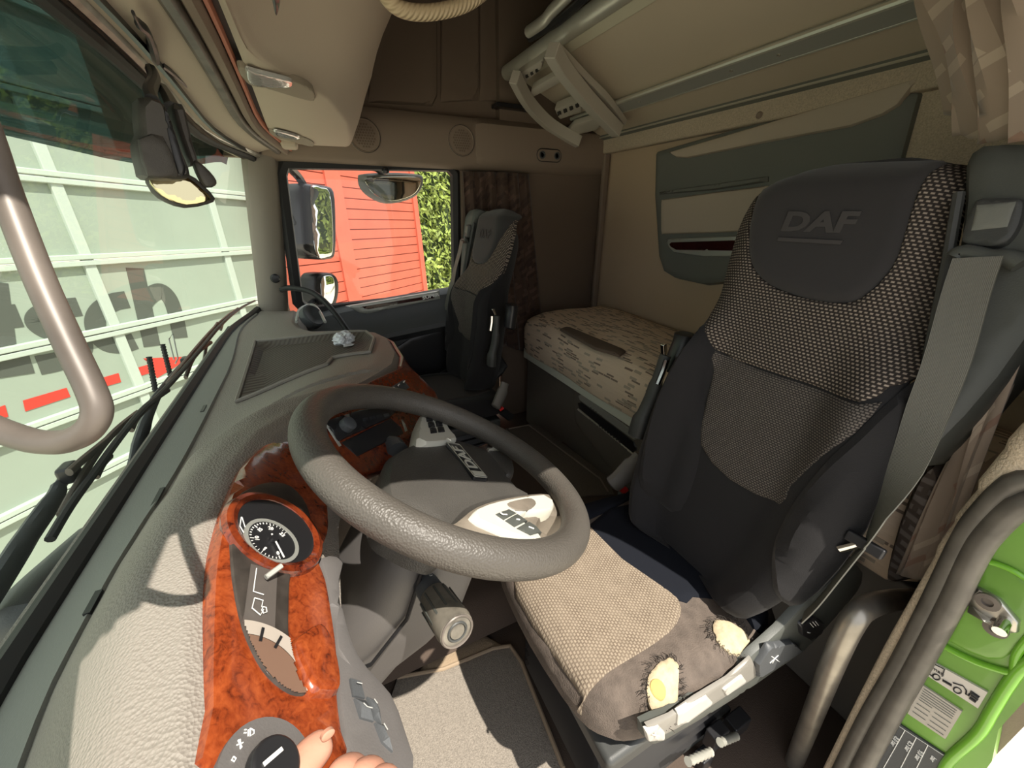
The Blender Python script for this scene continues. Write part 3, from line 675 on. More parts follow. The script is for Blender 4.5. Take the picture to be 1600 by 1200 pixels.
def dz(x, y):
    e = interp(ET, x); z = interp(ZT, x); t = (wb(x)-y)/(wb(x)-e)
    r = lerp(-.408, z, sm(.12, .8, t)) - .012*sm(.9, 1.02, t)
    p = V((x, y))
    if .9 < x < 1.7:
        d = polyd(p, tray_o); r = r if not inside(p, tray_o) else min(r, r) - .018*sm(0, .018, d)
    if inside(p, pock): r -= .02*sm(0, .012, polyd(p, pock))
    if .45 < x < 1.1 and y < .25: r += .011*math.exp(-(min(segd(p, RDG[k], RDG[k+1]) for k in range(len(RDG)-1))/.022)**2)
    return r
mb = MB(); rows = []; NX = 190; NY = 70
for i in range(NX+1):
    x = lerp(.03, 2.08, i/NX); e = interp(ET, x); W0 = wb(x)+.02; r = []
    for j in range(NY+1):
        y = lerp(W0, e, j/NY); r.append(V((x, y, dz(x, y))))
    z = r[-1].z; cw = sm(.6, .8, x)*(1-sm(1.4, 1.56, x)); pw = sm(1.45, 1.6, x)
    for dy, dd in ((-.006, -.008), (-.012, -.02)): r.append(V((x, e+dy, z+dd)))
    if pw > .5: tail = ((-.02, -.06), (-.04, -.14), (.02, -.25), (.06, -.4), (.1, -.8))
    else: tail = tuple((lerp(a, c, cw), lerp(b, d, cw)) for (a, b), (c, d) in zip(((-.055, -.085), (-.085, -.125), (-.03, -.17), (.04, -.32), (.14, -.85)), ((-.03, -.07), (-.07, -.2), (-.09, -.3), (-.06, -.5), (-.02, -.8))))
    for dy, dd in tail: r.append(V((x, e+dy, z+dd)))
    rows.append(r)
mb.grid(rows); mb.build('dash_top', M['dash'], db)
# defrost strip along the glass
mb = MB(); mb.grid([[V((x, y, dz(x, y)+h)) for y, h in ((wb(x)+.01, .0), (wb(x)-.012, .006), (wb(x)-.02, .007), (wb(x)-.025-.045*sm(2.0, 1.2, x), .006), (wb(x)-.029-.045*sm(2.0, 1.2, x), -.004))] for x in [lerp(.03, 2.0, i/60) for i in range(61)]])
ds = mb.build('defrost_strip', M['dashgrey'], db)
for px, py, L_ in ((240, 765, .05), (145, 940, .03), (312, 622, .035)):
    c = P(px, py, 'z', -.375); mb = MB(); mb.box((c.x, c.y, dz(c.x, c.y)+.006), (L_, .006, .004)); mb.build('slot', M['black'], ds)
# tray floor
mb = MB(); mb.patch(tray_o, lambda a, b, h: V((a, b, dz(a, b)+.003+h)), 0, .0, .03, .002); mb.build('tray_mat', M['traymat'], db)
mb = MB(); q = [V((p.x, p.y, dz(p.x, p.y)+.004)) for p in dens([V(p).lerp(sum((V(k) for k in tray_o), V((0, 0)))/len(tray_o), -.035) for p in tray_o], .02)]; mb.tube(q, .005, 6, True); mb.build('tray_rim', M['dash'], db)
# hood beading between tray and driver hood
mb = MB(); q = []
for x, y in ((333, 700), (372, 676), (440, 645), (520, 615), (580, 592), (612, 578)):
    c = P(x, y, 'z', -.335); q.append(V((c.x, c.y, dz(c.x, c.y)+.002)))
# instrument panel
CN = V((0, -.75, .66)).normalized(); cp = Plane((.35, .128, -.283), (1, 0, 0), (0, .66, .75))
fn = cp.at
woodp = [(392, 712), (440, 680), (480, 690), (505, 740), (515, 800), (514, 835), (500, 868), (512, 905), (522, 960), (530, 1020), (531, 1085), (538, 1140), (548, 1215), (334, 1215), (331, 1100), (332, 1000), (336, 900), (346, 832), (364, 768)]
mb = MB(); mb.patch(crom(cp.tr(woodp, .006), 3), cp.at, .006, .006, .02, .03); ip = mb.build('instrument_panel', M['wood'], db)
lensp = [(362, 800), (380, 768), (420, 753), (455, 760), (480, 790), (488, 835), (478, 872), (456, 895), (452, 950), (453, 1000), (466, 1055), (480, 1082), (455, 1082), (420, 1055), (395, 1015), (375, 960), (362, 880)]
mb = MB(); mb.patch(crom(cp.tr(lensp, .008), 3), cp.at, .003, .003, .02, .004, base=.006); cf = mb.build('cluster_face', mat('cluster_black', (.05, .042, .036), .45, var=.4, vs=60), ip)
def disc(c, r, h0, h1, n=36, inner=0):
    mb = MB(); prof = [(r, h0), (r, h1), (inner, h1)] + ([(inner, h0)] if inner else [])
    mb.lathe(prof, cp.at(c[0], c[1]), cp.n, n); return mb
cb = cp.px(434, 828, .01); R1 = .0455
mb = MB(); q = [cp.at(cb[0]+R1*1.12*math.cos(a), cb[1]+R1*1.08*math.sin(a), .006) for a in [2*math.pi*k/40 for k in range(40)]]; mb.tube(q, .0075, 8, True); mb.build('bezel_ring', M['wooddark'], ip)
disc(cb, .0445, .004, .0105).build('gauge_bowl', M['black'], ip)
ct = cp.px(427, 843, .013); disc(ct, .0295, .008, .0125, inner=.0255).build('dial_ring', M['alud'], ip); disc(ct, .0255, .008, .0118).build('dial_face', M['black'], ip)
mb = MB()
for k in range(26):
    a = math.radians(215-k*9.6)-.2; L_ = .004 if k % 5 == 0 else .002
    mb.box(cp.at(ct[0]+math.cos(a)*(.024-L_/2), ct[1]+math.sin(a)*(.024-L_/2), .0121), (L_, .0006, .0006), cp.u*math.cos(a)+cp.v*math.sin(a), -cp.u*math.sin(a)+cp.v*math.cos(a))
mb.build('tick_mark', M['white'], ip, kind='stuff', smooth=False)
for s_, ang in (('0', 215), ('5', 167), ('10', 119), ('15', 71), ('20', 23), ('25', -25)):
    a = math.radians(ang)-.2; text(s_, cp, ct[0]+.0165*math.cos(a), ct[1]+.0165*math.sin(a), .006, M['white'], ip, 'number', .0122, rot=a-math.pi/2)
nd = cp.px(450, 887, .013); d2 = (V(nd)-V(ct)).normalized()
mb = MB(); mb.box(cp.at(*(V(ct)+d2*.009), .0145), (.031, .0011, .001), cp.u*d2.x+cp.v*d2.y, cp.v*d2.x-cp.u*d2.y); mb.build('needle', M['white'], ip)
disc(ct, .004, .012, .016, 16).build('needle_hub', M['black'], ip)
cs = cp.px(388, 1084, .012)
def clipdisc(c, r0, r1, h, nm, m, a0=0, a1=360):
    mb = MB(); n = 260; R_ = 26
    for i in range(n):
        for j in range(R_):
            aa = [math.radians(lerp(a0, a1, (i+k)/n)) for k in (0, 1)]; rr = [lerp(r0, r1, (j+k)/R_) for k in (0, 1)]
            q = [V((c[0]+rr[b]*math.cos(aa[a]), c[1]+rr[b]*math.sin(aa[a]))) for a, b in ((0, 0), (1, 0), (1, 1), (0, 1))]
            if all(inside(p, lens2) for p in q): mb.add([cp.at(p.x, p.y, h) for p in q], [[0, 1, 2, 3]])
    return mb.build(nm, m, ip, smooth=False)
lens2 = [V(p) for p in crom(cp.tr(lensp, .01), 3)]
clipdisc(cs, .046, .058, .0112, 'dial_ring', mat('pale_ring', (.5, .44, .38), .5))
clipdisc(cs, .0, .046, .0108, 'dial_face', mat('dusty_dial', (.22, .13, .09), .5))
mb = MB()
for k in range(12):
    a = math.radians(120-k*18)
    if not all(inside(V((cs[0]+math.cos(a)*r_, cs[1]+math.sin(a)*r_)), lens2) for r_ in (.04, .054)): continue
    mb.box(cp.at(cs[0]+math.cos(a)*.047, cs[1]+math.sin(a)*.047, .0122), (.012, .0022, .0006), cp.u*math.cos(a)+cp.v*math.sin(a), -cp.u*math.sin(a)+cp.v*math.cos(a))
mb.build('tick_mark', M['black'], ip, kind='stuff', smooth=False)
# fuel display with pictograms
dq = [cp.px(x, y, .01) for x, y in ((393, 880), (434, 893), (430, 985), (381, 970))]
mb = MB(); mb.patch(dq, cp.at, .001, .001, .05, .001, base=.0095); mb.build('display', mat('display_grey', (.12, .105, .095), .4), ip)
def pic(lines, r=.0005, h=.0112, pl=cp, m=None, nm='pictogram', par=None):
    mb = MB()
    for ln in lines: mb.tube([pl.at(*pl.px(x, y, h), h) for x, y in ln], r, 5)
    return mb.build(nm, m or M['white'], par or ip, kind='stuff')
pic([[(401, 888), (396, 924), (412, 929)], [(398, 934), (394, 950), (407, 961), (412, 952)], [(398, 934), (411, 938), (409, 948)], [(411, 948), (416, 949), (417, 956), (412, 958), (409, 953), (411, 948)], [(377, 808), (375, 822), (384, 838), (385, 830), (378, 808)]])
mb = MB(); mb.patch(crom(cp.tr(lensp, .016), 2), cp.at, .0, .0, .05, .0005, base=.0165); mb.build('lens', M['lens'], ip)
# odometer stem and lower red cover
mb = MB(); mb.tube([cp.at(*cp.px(420, 897, .018), .014), cp.at(*cp.px(440, 884, .022), .022)], .0026, 8); mb.build('reset_stem', M['alud'], ip)
mb = MB(); mb.patch(crom(cp.tr([(455, 1010), (478, 986), (500, 975), (518, 1000), (530, 1050), (528, 1082), (500, 1085), (482, 1078)], .01), 3), cp.at, .006, .006, .02, .01, base=.008); mb.build('cover_flap', M['wood'], ip)
# light switch
kc = cp.px(425, 1200, .012); disc(kc, .032, .0, .009).build('switch_plate', M['column'], ip)
ks = disc(kc, .0165, .008, .018, 30); kb = ks.build('light_knob', M['black'], ip, bevel=.003)
mb = MB(); mb.box(cp.at(kc[0]+.002, kc[1]+.004, .0185), (.0025, .014, .001), cp.u*.8+cp.v*.6, cp.v*.8-cp.u*.6); mb.build('knob_mark', M['white'], kb)
pic([[(388, 1140), (388, 1150)], [(391, 1138), (391, 1150), (397, 1146), (397, 1141), (391, 1138)], [(385, 1140), (382, 1140)], [(385, 1145), (381, 1145)], [(372, 1156), (378, 1168)], [(370, 1164), (380, 1160)], [(375, 1155), (376, 1170)], [(365, 1182), (362, 1187), (366, 1190), (369, 1185), (365, 1182)], [(442, 1175), (436, 1182)], [(446, 1178), (440, 1186)]], .00045, .0095)
# lower grey trim with switches
lowp = [(503, 868), (528, 866), (540, 880), (534, 905), (540, 950), (556, 1005), (578, 1040), (614, 1080), (638, 1140), (652, 1215), (552, 1215), (538, 1140), (531, 1085), (528, 1010), (517, 940), (510, 900)]
mb = MB(); mb.patch(crom(cp.tr(lowp, .006), 2), cp.at, .006, .008, .02, .08); lt = mb.build('lower_trim', M['column'], db)
for q in ([(555, 1051), (571, 1056), (578, 1082), (560, 1078)], [(562, 1082), (579, 1086), (592, 1118), (572, 1112)], [(581, 1080), (594, 1090), (604, 1122), (592, 1112)], [(594, 1120), (606, 1128), (622, 1165), (606, 1150)]):
    mb = MB(); mb.patch(cp.tr(q, .014), cp.at, .004, .003, .01, .008, base=.008); mb.build('switch_button', M['darkgrey'], lt)
pic([[(558, 1066), (566, 1068)], [(568, 1098), (574, 1104), (582, 1106)], [(585, 1092), (590, 1099)], [(600, 1130), (606, 1140)]], .0004, .0132, par=lt, m=M['greyprint'])
# centre console face
A, B, C = P(617, 579, 'z', -.35), P(556, 607, 'z', -.318), P(690, 634, 'z', -.47)
fn_ = (B-A).cross(C-A).normalized(); 
if fn_.dot(-A) < 0: fn_ = -fn_
uu = (A-B).normalized(); vv = fn_.cross(uu); fp = Plane(A, uu, vv)
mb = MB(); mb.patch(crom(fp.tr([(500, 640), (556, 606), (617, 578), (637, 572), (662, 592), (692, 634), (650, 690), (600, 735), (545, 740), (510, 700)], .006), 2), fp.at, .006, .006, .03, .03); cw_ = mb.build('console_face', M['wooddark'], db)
def fpan(q, h, e, m, nm, base=.006, par=None, n=1):
    mb = MB(); pp = fp.tr(q, base+h); pp = crom(pp, n) if n > 1 else pp; mb.patch(pp, fp.at, h, e, .02, .01, base=base); return mb.build(nm, m, par or cw_)
ra = fpan([(512, 655), (560, 640), (600, 632), (622, 640), (610, 652), (530, 688)], .006, .004, M['black'], 'radio')
fpan([(535, 690), (612, 652), (628, 668), (632, 676), (560, 712)], .003, .003, M['black'], 'storage_slot')
mb = MB(); k0 = fp.px(541, 665, .014); mb.lathe([(.013, 0), (.013, .012), (.01, .014), (0, .014)], fp.at(k0[0], k0[1], .012), fp.n, 20); mb.build('radio_knob', M['darkgrey'], ra)
for k in range(5): fpan([(556+k*11, 655-k*2.2), (564+k*11, 653-k*2.2), (566+k*11, 657-k*2.2), (558+k*11, 660-k*2.2)], .002, .001, M['darkgrey'], 'radio_key', .012, ra)
sp_ = fpan([(606, 607), (632, 592), (642, 604), (622, 616)], .004, .003, M['darkgrey'], 'switch_row')
for k in range(3):
    x = 612+k*8.5; y = 608-k*5; fpan([(x-2, y-2), (x+3, y-5), (x+8, y+1), (x+3, y+4)], .003, .001, M['shellgrey'], 'rocker_switch', .01, sp_)
    pic([[(x+1, y-1), (x+4, y-3)], [(x+2, y), (x+3, y-3)]], .0009, .0145, fp, par=sp_)
s2 = fpan([(652, 620), (664, 612), (672, 624), (660, 634)], .004, .003, M['darkgrey'], 'switch_row'); pic([[(658, 620), (664, 626)]], .0012, .012, fp, par=s2)
fpan([(597, 603), (599, 601), (604, 608), (602, 610)], .002, .001, M['alud'], 'divider'); fpan([(504, 655), (506, 653), (535, 695), (531, 697)], .002, .001, M['alud'], 'divider')
fpan([(628, 655), (630, 653), (638, 672), (634, 674)], .002, .001, M['alud'], 'divider')
# glossy cheek on the far side of the console
mb = MB(); rows = []
for i in range(26):
    x = lerp(.985, 1.44, i/25); e = interp(ET, x); z = dz(x, e)
    rows.append([V((x, e-.012, z-.02)), V((x, e-.022, z-.026)), V((x, e-.045, z-.06)), V((x, e-.075, z-.14)), V((x, e-.09, z-.26))])
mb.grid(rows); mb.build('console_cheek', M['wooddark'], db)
mb = MB(); mb.tube([V((x, interp(ET, x)-.018, dz(x, interp(ET, x))-.02)) for x in [lerp(1.0, 1.42, i/20) for i in range(21)]], .006, 8); mb.build('cheek_reflection', mat('coral_reflection', (.3, .1, .06), .3), db)  # reddish reflection on the glossy edge, painted as a thin tube
# far demister vent
c = P(487, 492, 'z', -.40)
mb = MB(); q = crom([P(463, 503, 'z', -.40), P(468, 484, 'z', -.385), P(485, 476, 'z', -.38), P(497, 483, 'z', -.385), P(508, 503, 'z', -.40)], 5, False); mb.tube(q, .006, 8); mb.build('vent_hood', M['alud'], db)
mb = MB(); mb.lathe([(.05, 0), (.05, .03), (.044, .035), (.0, .02)], P(484, 498, 'z', -.41), V((-.5, -.6, .5)), 20); mb.build('far_vent', M['darkgrey'], db)

# crumpled paper on the tray
random.seed(5); c = P(537, 533, 'z', -.375); bm_ = bmesh.new(); bmesh.ops.create_icosphere(bm_, subdivisions=3, radius=1)
mb = MB(); vs = []
for v in bm_.verts:
    k = 1+.22*math.sin(v.co.x*7+v.co.y*5)+random.uniform(-.16, .16)
    vs.append(V((c.x+v.co.x*.036*k, c.y+v.co.y*.03*k, dz(c.x, c.y)+.024+v.co.z*.019*k)))
mb.add(vs, [[q.index for q in f.verts] for f in bm_.faces]); bm_.free()
pz = dz(c.x, c.y)
mb.add([V((c.x-.02, c.y-.03, pz+.006)), V((c.x-.055, c.y-.02, pz+.012)), V((c.x-.05, c.y+.005, pz+.01)), V((c.x-.015, c.y+.0, pz+.016))], [[0, 1, 2, 3]])
tag(mb.build('paper', M['paper'], smooth=False), 'small crumpled white paper lying in the dashboard tray', 'paper')

# ================================================================== STEERING
WC = V((.493, -.139, -.354)); wp = Plane(WC, (1, 0, 0), (0, .878, .479))
sw = empty('steering_wheel', tuple(WC), 'grey grained steering wheel with dusty near half and silver buttons', 'steering wheel')
mb = MB(); Rm = .2125
mb.tube([wp.at(Rm*math.cos(a), Rm*math.sin(a)) for a in [2*math.pi*k/72 for k in range(72)]], .0225, 18, True); mb.build('rim', M['rim'], sw, sub=1)
def wpan(q, base, h, e, m, nm, par=sw, n=3, back=.01, step=.012, dome=0):
    mb = MB(); pp = wp.tr(q, base+h); pp = crom(pp, n) if n > 1 else pp
    mb.patch(pp, wp.at, h, e, step, back, base=base, dome=dome); return mb.build(nm, m, par)
padp = [(604, 724), (615, 700), (655, 684), (699, 679), (752, 694), (790, 712), (800, 735), (812, 757), (840, 770), (800, 776), (770, 783), (737, 797), (709, 826), (680, 822), (645, 806), (612, 785), (601, 755)]
hub = wpan(padp, -.05, .02, .028, M['pad'], 'hub_pad', dome=.008, back=.05)
# spokes
wpan([(690, 822), (712, 812), (745, 788), (790, 775), (845, 768), (878, 776), (893, 800), (874, 806), (850, 806), (842, 822), (862, 838), (850, 852), (800, 850), (740, 846), (700, 834)], -.026, .012, .008, M['spoke'], 'near_spoke', back=.03)
wpan([(655, 690), (652, 665), (658, 645), (672, 640), (692, 645), (705, 670), (716, 684), (700, 690)], -.036, .016, .006, M['bezel'], 'far_bezel', back=.02)
wpan([(752, 690), (785, 700), (800, 712), (806, 735), (795, 742), (780, 725)], -.04, .014, .008, M['pad'], 'lower_spoke', back=.03)
wpan([(763, 697), (782, 699), (783, 701), (765, 700)], -.024, .004, .002, M['alu'], 'trim_line', n=1)
nb = wpan([(735, 802), (760, 786), (800, 777), (848, 771), (866, 782), (864, 796), (830, 800), (812, 806), (850, 838), (840, 844), (812, 838), (770, 822)], -.016, .012, .004, M['bezel'], 'near_bezel', back=.012, n=2)
wpan([(793, 786), (812, 780), (830, 778), (838, 786), (826, 796), (806, 796)], -.0035, .001, .002, M['spoke'], 'worn_patch', par=nb)
for q in ([(775, 801), (795, 794), (809, 799), (788, 810)], [(790, 811), (810, 800), (826, 811), (805, 821)], [(808, 823), (828, 812), (848, 829), (830, 834)]):
    wpan(q, -.004, .003, .003, M['shellgrey'], 'button', par=nb, n=1)
for q in ([(782, 801), (786, 804), (792, 804)], [(807, 811), (812, 812)], [(826, 823), (834, 826)]):
    mb = MB(); mb.tube([wp.at(*wp.px(x, y, .0), 0) for x, y in q], .0011, 5); mb.build('symbol', M['white'], nb)
fb = bpy.data.objects['far_bezel']
for i in range(3):
    for j in range(2):
        x = 671+j*12+i*3.2; y = 653+i*9-j*1.5; wpan([(x-5, y-3.4), (x+5, y-4.4), (x+6.5, y+3.4), (x-3.5, y+4.4)], -.020, .003, .002, M['black'], 'button', par=fb, n=1)
# badge
bq = [wp.px(x, y, -.0215) for x, y in ((699, 693), (716, 693), (760, 745), (744, 749))]
bc = sum((V(q) for q in bq), V((0, 0)))/4; bd = (V(bq[3])+V(bq[2])-V(bq[0])-V(bq[1])).normalized(); ang = math.atan2(-bd.y, -bd.x)
BL = ((V(bq[3])+V(bq[2])-V(bq[0])-V(bq[1]))/2).length; BW = ((V(bq[1])+V(bq[2])-V(bq[0])-V(bq[3]))/2).length
bpl = Plane(wp.at(bc.x, bc.y, -.0235), wp.u*math.cos(ang)+wp.v*math.sin(ang), wp.v*math.cos(ang)-wp.u*math.sin(ang))
mb = MB(); mb.patch(rrect(BL, BW, .003), bpl.at, .003, .002, .02, .004); bdg = mb.build('badge', M['black'], hub)
mb = MB(); mb.tube([bpl.at(a, b, .003) for a, b in rrect(BL*.97, BW*.92, .003)], .0009, 6, True); mb.build('badge_frame', M['alu'], hub)
mb = MB(); mb.box(bpl.at(-BL*.40, 0, .0035), (BL*.12, BW*.8, .001), bpl.u, bpl.v); mb.build('badge_end', M['bezel'], hub)
text('DAF', bpl, BL*.06, 0, BW*.95, M['bezel'], hub, 'badge_lettering', .0035, bold=.0006, sx=1.35)

# column
sc_ = empty('steering_column', tuple(WC-wp.n*.15), 'dusty grey steering column shroud under the wheel with stalks', 'steering column')
mb = MB(); rows = []
for d, hw, hh, oy in [(.035, .05, .045, 0), (.06, .075, .06, 0), (.10, .095, .075, .0), (.20, .10, .085, -.0), (.28, .085, .085, .01), (.36, .06, .07, .02), (.52, .045, .05, .04)]:
    rows.append([wp.at(a, b+oy, -d) for a, b in rrect(hw*2, hh*2, min(hw, hh)*.45, 4)])
mb.grid(rows, cv=True, capu=True); mb.build('shroud', M['column'], sc_)
mb = MB(); mb.tube([wp.at(-.103, .03, -.12), wp.at(-.106, .02, -.20), wp.at(-.09, .03, -.30), wp.at(-.06, .05, -.36)], .003, 6); mb.build('seam', M['black'], sc_)
c0, c1 = V((.452, -.062, -.47)), V((.335, -.083, -.50)); dS = (c1-c0).normalized()
S0 = P(650, 890, 'z', -.485); S1 = P(714, 986, 'z', -.455); dS = (S1-S0).normalized(); LS = (S1-S0).length
mb = MB(); mb.lathe([(.026, -.012), (.028, .0), (.024, .008), (.014, .012)], S0, dS, 20); mb.build('boot', M['spoke'], sc_)
mb = MB(); mb.lathe([(.014, 0), (.0165, .02), (.018, LS*.48), (.016, LS*.5)], S0, dS, 24); st_ = mb.build('stalk', M['darkgrey'], sc_)
mb = MB(); mb.lathe([(.0195, LS*.5), (.0205, LS*.52), (.023, LS*.93), (.0215, LS), (.0125, LS+.001), (.011, LS-.003), (.009, LS+.002), (0, LS+.003)], S0, dS, 24); mb.build('stalk_collar', mat('collar_dirty', (.15, .135, .11), .45, var=.5, vs=40), st_)
g = V((0, 0, 1)); e = (g-dS*g.dot(dS)).normalized(); f2 = dS.cross(e)
for rr, mm in ((.0195, M['tubegrey']), (.0115, M['shell'])):
    mb = MB(); mb.tube([S0+dS*(LS+.001)+(e*math.cos(a)+f2*math.sin(a))*rr for a in [6.2832*k/28 for k in range(28)]], .0016, 6, True); mb.build('end_ring', mm, st_)
for k in range(10):
    a = 2*math.pi*k/10; g = V((0, 0, 1)); e = (g-dS*g.dot(dS)).normalized(); f2 = dS.cross(e)
    mb = MB(); mb.box(S0+dS*(LS*.7)+(e*math.cos(a)+f2*math.sin(a))*.0218, (LS*.3, .0025, .002), dS, -e*math.sin(a)+f2*math.cos(a)); mb.build('grip_rib', M['shellgrey'], st_)
sd_ = dS.cross(UP).normalized(); spl = Plane(S0+dS*(LS*.33), dS, (RT-dS*RT.dot(dS))); 
if spl.n.dot(-S0) < 0: spl = Plane(spl.o, spl.u, -spl.v)
text('∞', spl, 0.0, .004, .012, M['greyprint'], st_, 'symbol', .0185)
# far lever with silver paddle and grip lever
mb = MB(); mb.tube(crom([P(600, 716, 'z', -.44), P(560, 708, 'z', -.43), P(530, 708, 'z', -.43)], 5, False), [.013]*5+[.016]*5+[.014], 12); lv = mb.build('far_lever', M['darkgrey'], sc_)
mb = MB(); mb.tube(crom([P(562, 712, 'z', -.425), P(578, 706, 'z', -.42), P(583, 696, 'z', -.415), P(577, 686, 'z', -.41)], 4, False), .012, 10); mb.build('lever_end', M['alud'], lv)
mb = MB(); mb.tube(crom([P(612, 765, 'z', -.44), P(603, 735, 'z', -.43), P(596, 712, 'z', -.42), P(612, 697, 'z', -.41), P(622, 706, 'z', -.41)], 5, False), [.014]*10+[.020]*11, 12); mb.build('grip_lever', M['darkgrey'], sc_)
# ignition area bits
mb = MB(); mb.tube([P(522, 925, 'z', -.50), P(526, 965, 'z', -.50)], .006, 8); mb.build('key', M['alu'], sc_)

# ================================================================== SEATS
XF = None
def XB(mb):
    if XF: mb.v = [XF(p) for p in mb.v]
    return mb
bp0 = Plane((.44, -.68, -.74), (-1, 0, 0), (0, -.24, .86))
WL = [(-.02, .13), (.03, .155), (.07, .172), (.17, .194), (.30, .20), (.40, .192), (.52, .168), (.63, .198), (.745, .214), (.80, .208), (.84, .19), (.87, .15), (.885, .09)]
WR = [(-.02, .19), (.05, .225), (.1, .24), (.22, .257), (.34, .25), (.475, .236), (.60, .206), (.69, .184), (.78, .164), (.84, .15), (.87, .13), (.885, .08)]
def nf(s, t):
    w_ = interp(WR, t) if s > 0 else interp(WL, t); k = abs(s)/max(w_, .02)
    b = 1-sm(.42, .60, t); hd_ = sm(.5, .62, t)
    return .055*b*sm(.45, .82, k) + .012*math.sin(t*5) - (.02+.035*b)*sm(.72, 1.2, k)**1.5 - .03*hd_*sm(.5, 1, k)**2 - .05*sm(.80, .885, t)**2 + .02*sm(.2, .0, t)
def btr(q):
    out = []
    for x, y in q:
        h = 0
        for _ in range(6): a = bp0.px(x, y, h); h = .5*h+.5*max(-.006, nf(*a)+.004)*(1-sm(.55, .7, a[1]))
        out.append(bp0.px(x, y, h))
    return out
def bf(a, b, h=0): return bp0.at(a, b, nf(a, b)+h)
co = [(.225, -.345), (.25, -.305), (.30, -.278), (.45, -.262), (.60, -.268), (.665, -.29), (.69, -.34), (.70, -.45), (.695, -.66), (.67, -.76), (.55, -.80), (.36, -.80), (.26, -.77), (.222, -.70), (.205, -.58), (.204, -.45)]
co = crom(co, 3)
def cz(x, y):
    p = V((x, y)); d = polyd(p, co) if inside(p, co) else 0
    k = math.sqrt(max(0, 1-(1-min(1, d/.075))**2))
    return -.80+.05*k+.012*sm(.12, .02, min(x-.2, .7-x))+.012*sm(-.5, -.75, y)*-1
def cfn(a, b, h=0): return V((a, b, cz(a, b)+h))
def cpx(pts, z=-.752): return [tuple(P(x, y, 'z', z).xy) for x, y in pts]
def make_seat(name, label, loc, driver):
    st = empty(name, loc, label, 'seat')
    mb = MB(); rows = []
    for i in range(40):
        t = lerp(-.02, .885, i/39); a, b = interp(WR, t), interp(WL, t); r = []
        th = .13*(1-.75*sm(.7, .885, t)**2)
        for k in range(25):
            s = lerp(a, -b, k/24); r.append(bf(s, t))
        for k in range(1, 9):
            q = k/9; s = lerp(-b, a, q); r.append(bp0.at(s*.96, t, -.02-th*math.sqrt(math.sin(math.pi*q))-.05*sm(.80, .885, t)**2))
        rows.append(r)
    mb.grid(rows, cv=True, capu=True); XB(mb).build('backrest', M['seatdark'], st, sub=1)
    def bpan(q, m, nm, h=.006, e=.012, n=3, base=.001, step=.014):
        mb = MB(); pp = btr(q); pp = crom(pp, n) if n > 1 else pp; mb.patch(pp, bf, h, e, step, .012, base=base); return XB(mb).build(nm, m, st)
    full = [(1176, 278), (1145, 330), (1126, 400), (1110, 490), (1116, 545), (1180, 572), (1260, 598), (1342, 628), (1388, 604), (1428, 590), (1450, 525), (1472, 420), (1492, 320), (1506, 242), (1466, 236), (1430, 300), (1410, 370), (1391, 420), (1346, 466), (1300, 473), (1240, 461), (1190, 436), (1168, 390), (1168, 300)]
    bpan(full, M['dots'], 'upper_cloth', .005, .008, 2)
    hp = bpan([(1182, 272), (1270, 243), (1350, 235), (1430, 233), (1462, 237), (1430, 300), (1410, 370), (1390, 420), (1345, 465), (1300, 472), (1240, 460), (1190, 435), (1169, 390), (1168, 300)], M['seathead'], 'head_panel', .009, .02, 3)
    bpan([(1116, 549), (1180, 576), (1260, 602), (1340, 632), (1376, 628), (1335, 676), (1285, 712), (1234, 760), (1218, 788), (1140, 750), (1094, 695), (1100, 640), (1114, 580)], M['dotsfine'], 'centre_cloth', .004, .008, 2)
    bpan([(1425, 597), (1440, 600), (1405, 700), (1380, 760), (1330, 860), (1250, 945), (1212, 930), (1205, 890), (1212, 840), (1237, 790), (1282, 732), (1332, 682), (1372, 642)], M['seatdark'], 'outer_bolster', .016, .035, 3, step=.009)
    bpan([(1104, 502), (1114, 545), (1100, 600), (1096, 690), (1062, 798), (1012, 775), (1002, 720), (1030, 622), (1068, 548)], M['seatdark'], 'inner_bolster', .016, .035, 3, step=.009)
    # belt housing
    mb = MB(); ol = [(.137, .865), (.20, .868), (.27, .85), (.30, .78), (.30, .55), (.275, .40), (.255, .42), (.215, .58), (.185, .71), (.16, .79)]
    mb.patch(crom(ol, 3), lambda a, b, h: bp0.at(a, b, -.03+h), .03, .02, .02, .13); bh = XB(mb).build('belt_housing', M['shellgrey'], st)
    fq = bp0.tr([(1520, 312), (1545, 306), (1592, 306), (1600, 322), (1588, 360), (1560, 384), (1505, 380), (1500, 362)], .015)
    mb = MB(); mb.patch(crom(fq, 3), lambda a, b, h: bp0.at(a, b, .0+h), .012, .006, .01, .02); fr = XB(mb).build('handle_frame', M['shell'], bh)
    fq = bp0.tr([(1524, 318), (1586, 312), (1572, 352), (1515, 358)], .02); mb = MB(); mb.patch(fq, lambda a, b, h: bp0.at(a, b, .012+h), .002, .004, .01, .006); XB(mb).build('handle_recess', M['pocket'], fr)
    mb = MB(); q = [bp0.at(*bp0.px(x, y, .03), .012) for x, y in ((1486, 398), (1500, 390), (1540, 398), (1570, 398), (1592, 408))]; mb.tube(crom(q, 4, False), .012, 10); XB(mb).build('belt_guide', M['shellgrey'], bh)
    mb = MB(); q = [bp0.at(*bp0.px(x, y, .0), -.005) for x, y in ((1497, 300), (1478, 410), (1452, 540), (1420, 690))]; mb.tube(crom(q, 4, False), .007, 8); XB(mb).build('edge_bead', M['shell'], st)
    # belt
    mb = MB(); pts = [(1527, 402), (1508, 460), (1480, 560), (1450, 640), (1415, 730), (1378, 800), (1352, 848)]; hs = [.028, .03, .04, .045, .05, .05, .045]
